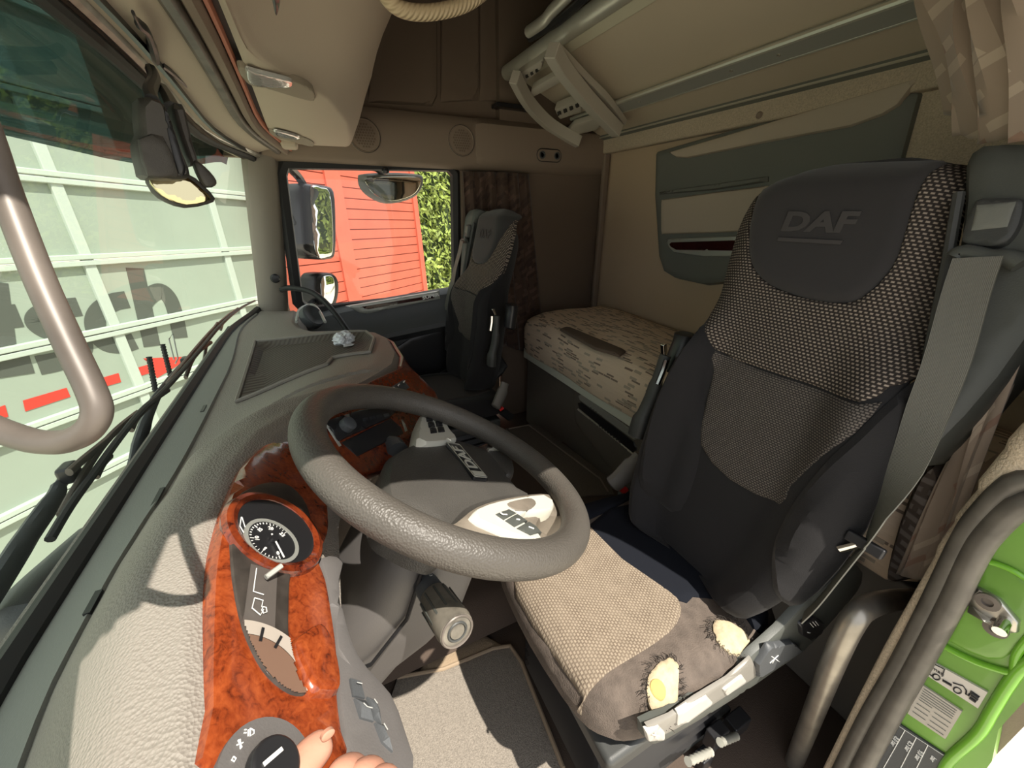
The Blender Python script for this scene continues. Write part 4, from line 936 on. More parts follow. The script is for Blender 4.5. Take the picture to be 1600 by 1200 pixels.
    pth = [bp0.at(*bp0.px(x, y, h), h) for (x, y), h in zip(pts, hs)]; sd = [bp0.u, bp0.u, bp0.u, bp0.u+bp0.n*.1, bp0.u+bp0.n*.5, bp0.u*.6+bp0.n, bp0.u*.3+bp0.n]
    pc = crom(pth, 4, False); sc2 = [V(sd[min(i//4, 6)]).lerp(V(sd[min(i//4+1, 6)]), (i % 4)/4) for i in range(len(pc))]
    mb.ribbon(pc, sc2, .048, .0018); bl = XB(mb).build('seat_belt', M['belt'], st)
    if driver:
        mb = MB(); q = [bp0.at(*bp0.px(x, y, .045), .045) for x, y in ((1352, 850), (1320, 890), (1280, 940), (1255, 965))]; mb.ribbon(crom(q, 4, False), bp0.u*.35+bp0.n, .04, .0018); XB(mb).build('lap_belt', M['belt'], st)
        mb = MB(); q = bp0.px(1352, 850, .05); mb.box(bp0.at(q[0], q[1], .052), (.05, .018, .012), bp0.u, bp0.v*.9-bp0.u*.2); XB(mb).build('tongue_grip', M['black'], bl, bevel=.003)
        mb = MB(); mb.tube([bp0.at(*bp0.px(1340, 852, .055), .055), bp0.at(*bp0.px(1311, 859, .055), .055)], .006, 6, flat=.35); XB(mb).build('tongue', M['chrome'], bl)
    # cushion
    mb = MB(); mb.patch(co, cfn, 0, 0, .022, .035); XB(mb).build('cushion', M['seatworn'] if driver else M['seatdark'], st)
    def cpan(q, m, nm, h=.004, e=.008, n=2, base=.001, step=.014, xy=False):
        mb = MB(); pp = q if xy else cpx(q); pp = crom(pp, n) if n > 1 else pp; mb.patch(pp, cfn, h, e, step, .008, base=base); return XB(mb).build(nm, m, st)
    fr_ = [p for p in co if p[1] > -.37]; fr_.sort(key=lambda p: p[0])
    mb = MB(); mb.grid([[V((lerp(p[0], .45, k*.25), p[1]-.004-.05*k, -.803-.11*k)) for p in fr_] for k in (0, .3, .7, 1)], [[(p[0], -.11*k) for p in fr_] for k in (0, .3, .7, 1)]); XB(mb).build('front_apron', M['dotsfine'], st)
    if driver:
        ins = cpx([(905, 1086), (950, 1052), (1000, 1022), (1045, 990), (1063, 962), (1060, 938), (1035, 912), (945, 832)]) + [(.60, -.50), (.605, -.40), (.585, -.285), (.45, -.27), (.30, -.287)]
        cpan(ins, M['dotslit'], 'seat_cloth', .005, .008, 2, xy=True)
        cpan([(.60, -.51), (.355, -.555), (.34, -.60), (.30, -.68), (.32, -.74), (.55, -.76), (.62, -.72)], M['cushshade'], 'rear_cloth', .006, .015, 2, xy=True)
        cpan([(.615, -.50), (.64, -.70), (.675, -.70), (.68, -.45), (.67, -.34), (.62, -.31)], M['cushshade'], 'side_cloth', .006, .012, 2, xy=True)
        cpan([(.305, -.68), (.32, -.75), (.27, -.74), (.235, -.70), (.24, -.655)], M['cushshade'], 'corner_cloth', .008, .02, 2, xy=True)
        random.seed(2)
        def hole(cx, cy, rx, ry, rot, nm, seed):
            random.seed(seed); c = P(cx, cy, 'z', -.776); pts = []
            for k in range(36):
                a = 2*math.pi*k/36; r_ = 1+.10*math.sin(3*a+seed)+random.uniform(-.05, .05)
                pts.append((c.x+rx*r_*math.cos(a)*math.cos(rot)-ry*r_*math.sin(a)*math.sin(rot), c.y+rx*r_*math.cos(a)*math.sin(rot)+ry*r_*math.sin(a)*math.cos(rot)))
            h_ = cpan(pts, M['foam'], nm, .003, .01, 1, .0035, .008, xy=True)
            mb = MB()
            for k in range(110):
                a = random.uniform(0, 6.28); kk = random.uniform(.92, 1.12); x = c.x+rx*kk*math.cos(a)*math.cos(rot)-ry*kk*math.sin(a)*math.sin(rot); y = c.y+rx*kk*math.cos(a)*math.sin(rot)+ry*kk*math.sin(a)*math.cos(rot)
                L_ = random.uniform(.004, .016); b = a+random.uniform(-.8, .8)+rot; z = cz(x, y)+.005
                mb.tube([V((x, y, z)), V((x+math.cos(b)*L_*.5, y+math.sin(b)*L_*.5, z+random.uniform(0, .005))), V((x+math.cos(b+.4)*L_, y+math.sin(b+.4)*L_, z+random.uniform(-.004, .004)))], .0005, 3)
            XB(mb).build('frayed_edge', M['fray'], h_, kind='stuff'); return c, h_
        hole(1137, 1008, .030, .036, -.3, 'torn_foam', 1)
        c2, h2 = hole(1034, 1086, .045, .025, -1.05, 'torn_foam', 2)
        cc = P(1024, 1092, 'z', -.774); mb = MB(); mb.patch([(cc.x+.014*math.cos(a), cc.y+.014*math.sin(a)) for a in [6.283*k/20 for k in range(20)]], cfn, .002, .004, .006, .002, base=.006); XB(mb).build('deep_foam', M['foamy'], h2)
    else:
        cpan([(.30, -.287), (.59, -.285), (.60, -.55), (.56, -.75), (.34, -.75), (.29, -.55)], mat('passenger_cloth', (.05, .042, .038), .95, bump=.4, bs=500), 'seat_cloth', .006, .01, 2, xy=True)
    # base: pan, bellows, rails
    mb = MB(); mb.box((.45, -.53, -.90), (.44, .46, .05)); XB(mb).build('seat_pan', M['shell'], st, bevel=.012)
    mb = MB(); rows = []
    for i in range(15):
        k = .012 if i % 2 else 0; rows.append([V((.45+a, -.54+b, lerp(-.925, -1.2, i/14))) for a, b in rrect(.38-k*2, .40-k*2, .04)])
    mb.grid(rows, cv=True, capu=True); XB(mb).build('bellows', M['black'], st, smooth=False)
    for sx_ in (.29, .61):
        mb = MB(); mb.box((sx_, -.58, -1.225), (.05, .40, .05)); XB(mb).build('floor_rail', M['shell'], st, bevel=.005)
    # side shield with controls
    sp0 = Plane((.216, 0, 0), (0, -1, 0), (0, 0, 1))
    mb = MB(); pp = crom(sp0.tr([(1008, 1140), (1050, 1122), (1090, 1096), (1140, 1066), (1180, 1026), (1222, 988), (1262, 945), (1310, 905), (1345, 885), (1350, 915), (1300, 975), (1258, 1020), (1215, 1050), (1180, 1075), (1120, 1114), (1060, 1150), (1020, 1170)], .014), 2)
    mb.patch(pp, sp0.at, .012, .008, .02, .004); sh = XB(mb).build('side_shield', M['shellgrey'] if driver else M['shell'], st)
    if driver:
        mb = MB(); pp = sp0.tr([(1012, 1137), (1050, 1121), (1088, 1094), (1140, 1062), (1176, 1030), (1188, 1056), (1120, 1100), (1060, 1140), (1024, 1158)], .016); mb.patch(pp, sp0.at, .003, .004, .02, .004, base=.012); fs_ = XB(mb).build('front_shield', mat('sunlit_shield', (.24, .225, .2), .45), st)  # paler front half: sunlight on the shield painted into its colour
        def spn(q, m, nm, par, h=.004, base=.014, e=.002):
            mb = MB(); mb.patch(sp0.tr(q, base+h), sp0.at, h, e, .01, .004, base=base); return XB(mb).build(nm, m, par)
        lg = mat('button_sunlit', (.5, .48, .44), .4)  # pale button grey, with the sunlit tone painted in
        spn([(1010, 1144), (1030, 1135), (1040, 1145), (1040, 1158), (1014, 1160)], lg, 'rocker_button', fs_)
        spn([(1060, 1115), (1105, 1088), (1116, 1100), (1075, 1130), (1058, 1135)], lg, 'rocker_button', fs_)
        spn([(1130, 1078), (1160, 1055), (1168, 1066), (1136, 1088)], lg, 'rocker_button', fs_)
        b1 = spn([(1186, 1040), (1205, 1012), (1240, 1005), (1256, 1018), (1215, 1044), (1186, 1062)], M['darkgrey'], 'lever_button', sh, .008)
        b2 = spn([(1252, 978), (1272, 964), (1288, 974), (1286, 990), (1268, 1002), (1254, 994)], M['black'], 'heater_switch', sh, .006)
        def pc2(lines, par, h=.0225, r=.0008):
            mb = MB()
            for ln in lines: mb.tube([sp0.at(*sp0.px(x, y, h), h) for x, y in ln], r, 5)
            XB(mb).build('symbol', M['white'], par, kind='stuff')
        pc2([[(1203, 1036), (1216, 1024)], [(1206, 1026), (1218, 1034)], [(1210, 1030), (1207, 1036)]], b1)
        pc2([[(1266, 974), (1271, 980)], [(1270, 972), (1275, 978)], [(1274, 971), (1279, 977)], [(1262, 988), (1266, 989)]], b2, .0205)
        pc2([[(1020, 1148), (1030, 1150)], [(1024, 1145), (1026, 1153)]], fs_, .0205)
        # pneumatic blocks under the shield
        blk = M['black']
        for i, (x, y, d) in enumerate(((1118, 1150, (.03, .05, .06)), (1150, 1130, (.035, .06, .05)), (1098, 1185, (.03, .04, .05)))):
            mb = MB(); mb.box(P(x, y, 'x', .24), d); XB(mb).build('valve_block', blk, st, bevel=.004)
        for (x0, y0, x1, y1) in ((1075, 1190, 1110, 1175), (1125, 1160, 1150, 1150)):
            mb = MB(); a, b = P(x0, y0, 'x', .22), P(x1, y1, 'x', .22); mb.tube([a.lerp(b, k/12) for k in range(13)], [.007 if k % 2 else .0095 for k in range(13)], 10); XB(mb).build('air_fitting', M['alu'], st)
    # armrest on the inner side, folded up
    X_ = .695
    mb = MB(); q = [P(x, y, 'x', X_) for x, y in ((1072, 520), (1068, 535), (1058, 560), (1050, 582))]; mb.tube(crom(q, 4, False), [.02]+[.03]*11+[.022], 12, flat=.9); ar = XB(mb).build('armrest', M['black'], st)
    mb = MB(); q = [P(x, y, 'x', X_-.01) for x, y in ((1040, 555), (1030, 585), (1018, 620), (1002, 655), (994, 680))]; mb.tube(crom(q, 4, False), [.016]*6+[.02]*6+[.026]*5, 12, flat=.8); XB(mb).build('arm_lever', M['shell'], ar)
    mb = MB(); mb.box(P(1037, 545, 'x', X_-.01), (.03, .012, .014), (0, .3, 1), (0, 1, 0)); XB(mb).build('arm_catch', M['chrome'], ar, bevel=.003)
    mb = MB(); q = [P(x, y, 'x', X_-.03) for x, y in ((1042, 562), (1037, 578), (1028, 600))]; mb.tube(q, .008, 8); XB(mb).build('adjust_wheel', M['chrome'], ar)
    # buckle and bracket
    mb = MB(); mb.tube([P(988, 780, 'x', .72), P(972, 768, 'x', .72)], .02, 8, flat=.6); XB(mb).build('buckle', M['black'], st)
    mb = MB(); mb.box(P(973, 764, 'x', .715), (.012, .03, .022), (0, .5, 1), (1, 0, 0)); XB(mb).build('buckle_button', M['red'], st, bevel=.002)
    mb = MB(); mb.tube(crom([P(1002, 712, 'x', .70), P(988, 726, 'x', .71), P(968, 748, 'x', .72), P(955, 758, 'x', .73)], 4, False), [.024]*4+[.03]*8+[.02], 10, flat=.7); XB(mb).build('hinge_cover', mat('hinge_grey', (.2, .185, .165), .6), st)
    return st, hp
ds_, hpD = make_seat('driver_seat', 'large dark driver seat with torn cushion corner and dotted cloth', (.44, -.55, -1.25), True)
def seat_text(pl, par):
    a, b = bp0.px(1272, 346, .015); text('DAF', Plane(pl.at(a, b, nf(a, b)+.010), pl.u, pl.v), 0, 0, .05, M['emb'], par, 'embossed_lettering', .0015, bold=.002, sx=1.35)
    mb = MB(); mb.box(pl.at(a, b-.034, nf(a, b)+.0145), (.115, .007, .002), pl.u, pl.v); mb.build('embossed_bar', M['emb'], par)
seat_text(bp0, hpD)
PX, PDY, PDZ = 1.78, .06, -.07
XF = lambda p: V((PX-(p.x-.44), p.y+PDY+.13*max(0, p.z+.74), p.z+PDZ))
ps_, hpP = make_seat('passenger_seat', 'dark passenger seat by the far window, in front of the brown curtain', (PX, -.5, -1.25), False)
XF = None
a, b = bp0.px(1272, 346, .015); o_ = bp0.at(a, b, nf(a, b)+.012); o_ = V((PX-(o_.x-.44), o_.y+PDY+.13*(o_.z+.74), o_.z+PDZ))
text('DAF', Plane(o_, (-1, 0, 0), bp0.v+V((0, .12, 0))), 0, 0, .05, M['emb'], hpP, 'embossed_lettering', .001, bold=.002, sx=1.35)
# ================================================================== NEAR SIDE: pillar, seals, jamb
mb = MB(); mb.box((.0, -1.24, -.15), (.1, .9, 2.3)); mb.box((.13, -.7, .74), (.1, 2.0, .48)); mb.grid([[V((interp([(-1.7, .12), (-.44, .122), (-.06, .135), (.0, .12), (.06, .092), (.3, .06)], y)+dx_, y, z)) for dx_, z in ((0, .3), (.12, .3), (.12, .98), (.06, .98), (.0, .5))] for y in [lerp(-1.7, .3, i/40) for i in range(41)]], cv=True, capu=True); struct(mb.build('wall_left', M['beige2'], smooth=False))
mb = MB(); mb.box((1.1, .30, .68), (2.2, .08, .62)); mb.box((1.1, .40, -.89), (2.2, .06, .80)); struct(mb.build('wall_front', M['rubber'], smooth=False))
mb = MB(); mb.box((.055, .20, .0), (.07, .12, 1.2)); struct(mb.build('trim_5', M['beige2'], smooth=False), 'near windscreen pillar, just out of the frame')
Yp = -.75
jm = empty('trim_6', (.02, -.78, -.7), 'green painted door pillar with striker and stickers', None, kind='structure')
jp = Plane((0, Yp-.02, 0), (-1, 0, 0), (0, 0, 1))     # faces forward
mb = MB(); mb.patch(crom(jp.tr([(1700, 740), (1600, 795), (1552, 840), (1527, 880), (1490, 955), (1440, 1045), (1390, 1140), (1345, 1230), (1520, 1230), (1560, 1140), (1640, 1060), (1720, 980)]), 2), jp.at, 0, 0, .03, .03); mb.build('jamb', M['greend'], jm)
PRE = [(.145, .02, .287), (.15, -.25, .292), (.148, -.5, .28), (.135, -.66, .2), (.122, -.72, .06)]
def jt(pts, r, m, nm, h=0.0, n=5, pre=()):
    mb = MB(); q = crom([V(k) for k in pre]+[jp.at(*jp.px(x, y, h), h) for x, y in pts], n, False); mb.tube(q, r, 10); return mb.build(nm, m, jm)
jt([(1680, 735), (1592, 790), (1546, 833), (1521, 870), (1484, 947), (1434, 1040), (1385, 1128), (1334, 1225)], .0145, M['sealgrey'], 'door_seal', .02, pre=PRE)
jt([(1680, 695), (1585, 755), (1536, 802), (1506, 845), (1455, 947), (1403, 1045), (1353, 1130), (1305, 1225)], .0135, M['sealgrey'], 'door_seal', .014, pre=[(x+.03, y-.012, z) for x, y, z in PRE])
jt([(1680, 713), (1588, 772), (1541, 817), (1513, 857), (1469, 947), (1418, 1042), (1369, 1128), (1320, 1225)], .009, M['rubber'], 'seal_groove', .012, pre=[(x+.015, y-.01, z+.004) for x, y, z in PRE])
mb = MB(); q = crom([jp.at(*jp.px(x, y, .0), -.0) for x, y in [(1690, 640), (1624, 705), (1568, 768), (1522, 820), (1488, 865), (1438, 948), (1380, 1050), (1290, 1225)]], 5, False); mb.tube(q, [.027]*6+[.024]*5+[.019]*5+[.016]*5+[.013]*(len(q)-21), 12, flat=.7); mb.build('fuzzy_edge', M['fuzzy'], jm)
jt([(1440, 985), (1473, 1008), (1520, 1032), (1560, 1046), (1584, 1052)], .005, M['green'], 'ridge', .002)
jt([(1660, 1000), (1600, 1040), (1575, 1070), (1550, 1110), (1527, 1147), (1483, 1188), (1470, 1215)], .007, M['green'], 'ridge', .002)
jt([(1540, 876), (1560, 882), (1585, 893), (1615, 912)], .004, M['green'], 'ridge', .002)
jt([(1655, 960), (1620, 985), (1590, 1020), (1584, 1052)], .005, M['green'], 'ridge', .002)
mb = MB(); mb.patch(crom(jp.tr([(1540, 880), (1600, 905), (1660, 935), (1590, 1015), (1545, 1030), (1490, 1005), (1478, 985)]), 2), jp.at, .003, .01, .02, .004); mb.build('striker_recess', M['greend'], jm)
# striker
def jpan(q, h, e, m, nm, base=.002, par=None, n=1):
    mb = MB(); pp = jp.tr(q, base+h); pp = crom(pp, n) if n > 1 else pp; mb.patch(pp, jp.at, h, e, .02, .004, base=base); return mb.build(nm, m, par or jm)
sk = jpan([(1520, 919), (1530, 921), (1562, 939), (1592, 974), (1590, 990), (1574, 992), (1540, 968), (1506, 945)], .005, .002, M['steel'], 'striker_plate', .006)
jpan([(1508, 950), (1540, 970), (1560, 982), (1552, 990), (1504, 964)], .016, .003, M['steel'], 'striker_block', .006, sk)
for x, y in ((1544, 940), (1556, 982)):
    c = jp.px(x, y, .012); mb = MB(); mb.lathe([(.012, 0), (.012, .005), (.006, .0055), (.005, .002), (0, .002)], jp.at(c[0], c[1], .010), jp.n, 18); mb.build('bolt', M['tubegrey'], sk)
mb = MB(); mb.tube([jp.at(*jp.px(1570, 970, .012), .008), jp.at(*jp.px(1563, 985, .03), .034)], .007, 12); mb.build('striker_pin', M['chrome'], sk)
# stickers
k1 = jpan([(1453, 1032), (1543, 1082), (1528, 1107), (1443, 1052)], .0008, 0, mat('sticker_white', (.62, .58, .52), .5), 'pictogram_sticker', .003)
def jpic(lines, r=.0008, m=M['black'], par=k1, h=.0045):
    mb = MB()
    for ln in lines: mb.tube([jp.at(*jp.px(x, y, h), h) for x, y in ln], r, 5)
    mb.build('print', m, par, kind='stuff')
def ell(cx, cy, a, b, ax=.5): return [(cx+a*math.cos(t)*math.cos(ax)-b*math.sin(t)*math.sin(ax), cy+a*math.cos(t)*math.sin(ax)+b*math.sin(t)*math.cos(ax)) for t in [6.283*k/16 for k in range(17)]]
jpic([[(1472, 1057), (1476, 1046), (1460, 1038), (1452, 1039), (1449, 1046), (1450, 1052), (1457, 1057)], ell(1463, 1058, 6, 4), ell(1496, 1079, 6.5, 4.2), [(1489, 1067), (1505, 1072), (1510, 1079), (1509, 1085), (1513, 1087), (1515, 1084)], [(1518, 1080), (1531, 1089)], [(1518, 1080), (1516, 1084)]], .0009)
jpic([[(1473, 1063), (1487, 1071)]], .002); jpic([[(1517, 1086), (1528, 1094)], [(1515, 1090), (1525, 1097)], [(1518, 1083), (1529, 1091)]], .0022)
q0 = jp.px(1463, 1047, .004); q1 = jp.px(1473, 1053, .004); text('Pmax', jp, q0[0], q0[1], .008, M['black'], k1, 'lettering', .0045, rot=math.atan2(q1[1]-q0[1], q1[0]-q0[0]))
k2 = jpan([(1440, 1070), (1503, 1112), (1477, 1155), (1418, 1115)], .0008, 0, mat('sticker_grey', (.5, .46, .40), .5), 'data_sticker', .003)
ln = []
for i in range(13):
    t = (i+1)/14; a = V((lerp(1440, 1418, t), lerp(1070, 1115, t))); b = V((lerp(1503, 1477, t), lerp(1112, 1155, t)))
    s0, s1 = (.08, .9) if i < 5 else ((.08, .42) if i % 2 else (.5, .92)); ln.append([tuple(a.lerp(b, s0)), tuple(a.lerp(b, s1))])
jpic(ln, .0005, M['pocket'], k2)
k3 = jpan([(1400, 1128), (1477, 1180), (1462, 1225), (1350, 1225)], .0008, .0, M['darkgrey'], 'tyre_pressure_plate', .003)
jpic([[(1402, 1133), (1474, 1180)], [(1414, 1141), (1372, 1215)], [(1432, 1152), (1396, 1222)], [(1450, 1164), (1420, 1225)]], .0006, M['white'], k3)
for (x, y, s_) in ((1398, 1158, '8,0 bar'), (1420, 1166, '8,5 bar'), (1436, 1180, '9,0 bar'), (1458, 1186, 'bar')):
    q0 = jp.px(x, y, .004); q1 = jp.px(x-9, y+16, .004); text(s_, jp, q0[0], q0[1], .009, M['white'], k3, 'lettering', .0045, rot=math.atan2(q1[1]-q0[1], q1[0]-q0[0]))

# grab bar beside the seat
mb = MB(); q = crom([P(1225, 1230, 'x', .135), P(1265, 1130, 'x', .135), P(1300, 1040, 'x', .135), P(1330, 975, 'x', .137), P(1352, 950, 'x', .138), P(1390, 938, 'x', .135), P(1440, 934, 'x', .125)], 6, False)
mb.tube(q, .0185, 14); tag(mb.build('grab_bar', M['bar']), 'bent grey metal grab bar between driver seat and green pillar', 'grab bar')

# curtains on the near side
curtain('curtain', [P(1568, 540, 'y', -.93), P(1600, 490, 'y', -.9), P(1650, 400, 'y', -.87)], [P(1395, 895, 'y', -.93), P(1430, 905, 'y', -.9), P(1475, 905, 'y', -.87)], 2, .012, M['curt'], 'brown curtain hanging between the driver seat and the pillar', seed=4, nz=20)
curtain('curtain', [P(1426, -30, 'y', -1.15), P(1500, -60, 'y', -1.0), P(1620, -60, 'y', -.9)], [P(1478, 150, 'y', -1.15), P(1530, 218, 'y', -1.02), P(1625, 215, 'y', -.9)], 4, .03, M['curt'], 'brown checked curtain gathered at the top right above the driver seat', seed=9, nz=22)
# checked cloth bundle behind the seat
mb = MB(); mb.patch(crom([tuple(P(x, y, 'y', -.97).xz) for x, y in ((1450, 725), (1480, 720), (1490, 800), (1450, 890), (1390, 905), (1400, 840), (1425, 770))], 3), lambda a, b, h: V((a, -.97+h, b)), .04, .03, .015, .02); tag(mb.build('cloth', dotted('checked_cloth', (.09, .07, .058), (.2, .17, .15), .05, .02, .012)), 'folded checked cloth stuffed low behind the driver seat', 'cloth')

# grab handle close to the lens, left
T_ = .16
mb = MB(); q = crom([ray(x, y)*T_ for x, y in ((-60, 110), (-22, 205), (10, 300), (60, 430), (105, 530), (143, 610), (152, 645), (138, 672), (105, 689), (60, 690), (10, 676), (-40, 655))], 6, False)
mb.tube(q, .005, 14); tag(mb.build('grab_rail', M['tubegrey']), 'scratched dark metal grab rail looping in close at the left', 'rail')

# floor mats
fl = mat('mat_pile', (.25, .22, .185), .97, bump=1, bs=320, var=.25, vs=280)
mb = MB(); mb.patch([tuple(P(x, y, 'z', -1.27).xy) for x, y in ((621, 1058), (693, 1045), (770, 1013), (797, 1009), (815, 1035), (900, 1260), (560, 1260), (596, 1130))], lambda a, b, h: V((a, b, -1.272+h)), .004, .006, .03, .006); dm = mb.build('floor_mat', fl); tag(dm, 'grey pile driver floor mat in front of the driver seat', 'floor mat')
mb = MB(); mb.tube([P(x, y, 'z', -1.266) for x, y in ((621, 1058), (693, 1045), (770, 1013), (797, 1009), (815, 1035), (880, 1200))], .006, 8); mb.build('piping', mat('mat_piping', (.33, .25, .17), .8), dm)
mb = MB(); mb.patch([tuple(P(x, y, 'z', -1.15).xy) for x, y in ((790, 668), (838, 660), (948, 742), (960, 770), (900, 775))], lambda a, b, h: V((a, b, -1.157+h)), .004, .004, .04, .004); cm = mb.build('floor_mat', M['carpet']); tag(cm, 'brown tunnel mat with pale piping, between bunk and wheel', 'floor mat')
mb = MB(); mb.tube([P(x, y, 'z', -1.15) for x, y in ((795, 670), (826, 664), (938, 748), (950, 768))], .004, 8); mb.build('piping', mat('pale_piping', (.3, .25, .2), .8), cm)
mb = MB(); mb.patch([tuple(P(x, y, 'z', -1.265).xy) for x, y in ((655, 1050), (690, 960), (720, 965), (790, 1010), (700, 1045))], lambda a, b, h: V((a, b, -1.272+h)), .01, .02, .03, .01); tag(mb.build('carpet_pad', mat('tan_carpet', (.32, .24, .16), .97, bump=1, bs=350)), 'tan carpet showing past the far edge of the driver mat', 'carpet')

# ================================================================== HAND at the light switch
def skinned(name, nodes, edges, m, parent=None, sub=2, root=0):
    me = bpy.data.meshes.new(name); me.from_pydata([V(p)+V((0, 0, ZC)) for p, r in nodes], edges, [])
    o = bpy.data.objects.new(name, me); COL.objects.link(o)
    sk_ = o.modifiers.new('skin', 'SKIN'); sk_.use_smooth_shade = True
    for i, (p, r) in enumerate(nodes): me.skin_vertices[0].data[i].radius = (r, r)
    me.skin_vertices[0].data[root].use_root = True
    s = o.modifiers.new('sub', 'SUBSURF'); s.levels = sub; s.render_levels = sub
    me.materials.append(m); return o
def hz(x, y, d): return ray(x, y)*(d*.70)
N_ = []; Ed = []
def nd_(p, r): N_.append((p, r)); return len(N_)-1
wr_ = nd_(hz(420, 1440, .30), .024); pm = nd_(hz(455, 1330, .33), .026); p2 = nd_(hz(490, 1275, .35), .024); Ed += [(wr_, pm), (pm, p2)]
def chain(root, pts):
    a = root
    for (x, y, d, r) in pts:
        b = nd_(hz(x, y, d), r); Ed.append((a, b)); a = b
chain(pm, [(440, 1262, .345, .016), (462, 1205, .365, .0135), (494, 1171, .385, .0125), (519, 1150, .395, .0085)])      # thumb
chain(p2, [(520, 1238, .365, .0115), (536, 1202, .375, .0105), (552, 1196, .395, .0095), (566, 1216, .405, .008)])
chain(p2, [(545, 1250, .365, .0115), (565, 1208, .375, .0105), (581, 1200, .395, .0095), (594, 1222, .405, .008)])
chain(p2, [(560, 1270, .36, .011), (588, 1222, .37, .0095), (604, 1210, .39, .0085), (616, 1232, .40, .0075)])
chain(p2, [(565, 1295, .35, .010), (604, 1245, .36, .0085), (622, 1230, .38, .0075), (632, 1250, .39, .0065)])
hn = skinned('person', N_, Ed, M['skin']); hn['label'] = 'bare hand with raised thumb reaching for the light switch'; hn['category'] = 'person'
pl = Plane(hz(513, 1149, .376), hz(522, 1145, .39)-hz(500, 1160, .38), UP)
mb = MB(); mb.patch([(.0045*math.cos(a), .0032*math.sin(a)) for a in [6.283*k/14 for k in range(14)]], pl.at, .0006, .002, .004, .003); nl = mb.build('thumb_nail', M['nail']); nl.parent = hn

# ================================================================== MIRROR UNIT in the windscreen
mu = empty('mirror_unit', tuple(P(250, 140, 'y', .19)), 'dark camera and mirror unit hanging at the windscreen top', 'mirror')
mp = Plane(P(262, 230, 'y', .16), (.40, -.916, 0), (0, 0, 1))
if mp.n.dot(-mp.o) < 0: mp = Plane(mp.o, -mp.u, mp.v)
def mpan(q, h, e, m, nm, base=0, back=.04, par=mu, n=2):
    mb = MB(); pp = mp.tr(q, base+h); pp = crom(pp, n) if n > 1 else pp; mb.patch(pp, mp.at, h, e, .008, back, base=base); return mb.build(nm, m, par)
hd_ = mat('housing_dark', (.055, .05, .045), .5, bump=.2, bs=700)
mpan([(218, 150), (252, 155), (264, 172), (270, 195), (298, 262), (299, 275), (286, 281), (232, 278), (222, 262), (214, 222), (221, 204)], .016, .006, hd_, 'housing')
mpan([(222, 214), (255, 212), (280, 270), (268, 276), (232, 274), (218, 226)], .004, .004, hd_, 'front_cover', .016, .005)
mpan([(256, 172), (264, 176), (292, 262), (288, 275), (278, 270), (262, 212)], .004, .004, M['black'], 'slot', .014, .005)
mpan([(270, 168), (284, 160), (292, 172), (304, 225), (312, 252), (300, 258), (292, 240)], .012, .005, hd_, 'second_housing', -.03, .03)
mpan([(303, 254), (312, 252), (330, 268), (340, 282), (338, 290), (326, 293), (316, 284)], .006, .004, hd_, 'paddle', -.02, .008)
mb = MB(); mb.tube(crom([P(238, 158, 'y', .165), P(234, 142, 'y', .18), P(241, 124, 'y', .2), P(236, 108, 'y', .21)], 4, False), .009, 8); mb.build('arm', M['black'], mu)
mb = MB(); mb.tube(crom([P(270, 172, 'y', .16), P(262, 155, 'y', .18), P(252, 140, 'y', .2)], 4, False), .012, 8); mb.build('arm', M['black'], mu)
mpan([(229, 272), (262, 276), (296, 272), (318, 288), (338, 310), (326, 319), (292, 325), (262, 316), (240, 300)], .006, .006, hd_, 'mirror_shell', -.03, .012)
mpan([(233, 278), (264, 279), (292, 276), (316, 294), (331, 310), (322, 316), (292, 321), (264, 312), (244, 298)], .003, .004, mat('mirror_tinted', (.62, .55, .34), .04, 1), 'mirror_face', -.024, .004)

# ================================================================== OUTSIDE
struct(MB().box((6, 4, -2.66), (90, 90, .1)).build('ground', M['ground'], smooth=False), 'pale gravel yard')
# wipers
def wiper(label, arm, blade, links):
    o = empty('wiper', tuple(P(arm[0][0], arm[0][1], 'y', .43)), label, 'wiper')
    mb = MB(); q = [P(x, y, 'y', .44) for x, y, r in arm]; mb.tube(crom(q, 3, False), [r for x, y, r in arm for _ in range(3)][:len(arm)*3-2], 10, flat=.6); mb.build('arm', M['darkgrey'], o)
    mb = MB(); q = [P(x, y, 'y', .40) for x, y in blade]; mb.tube(crom(q, 4, False), .006, 8); mb.build('blade', M['rubber'], o)
    for l in links:
        mb = MB(); q = [P(x, y, 'y', .415) for x, y in l]; mb.tube(crom(q, 3, False), .007, 8, flat=.7); mb.build('link', M['tubegrey'], o)
    for x, y in (arm[-1][:2],):
        mb = MB(); mb.box(P(x, y, 'y', .43), (.035, .02, .03)); mb.build('joint', M['black'], o, bevel=.006)
wiper('large near windscreen wiper with long blade, left of the dashboard', [(-40, 965, .017), (0, 905, .017), (45, 835, .016), (85, 778, .014), (95, 757, .010), (108, 738, .012)],
      [(78, 843), (110, 790), (150, 735), (190, 680), (228, 635), (262, 610)],
      [[(108, 738), (130, 718), (152, 700), (170, 685)], [(118, 764), (140, 725), (165, 690), (190, 665), (215, 645)], [(95, 805), (108, 780), (120, 760)], [(150, 745), (160, 725), (172, 712)], [(205, 672), (216, 650), (240, 628)]])
wiper('far windscreen wiper ahead of the dashboard tray', [(200, 755, .014), (215, 700, .018), (232, 650, .014), (250, 612, .01), (290, 565, .01)],
      [(238, 628), (275, 590), (310, 550), (345, 508), (375, 482), (398, 470)],
      [[(262, 600), (300, 552), (335, 512), (360, 490)], [(318, 570), (325, 530), (340, 505)], [(345, 515), (352, 498), (372, 482)], [(290, 590), (305, 555), (330, 535)]])
mb = MB(); mb.tube(crom([P(20, 985, 'y', .43), P(55, 935, 'y', .44), P(110, 880, 'y', .44), P(158, 835, 'y', .43)], 5, False), [.012]+[.03]*14+[.012], 10); tag(mb.build('cowl_cover', M['darkgrey']), 'dark rounded cowl cover outside below the near wiper', 'cover')
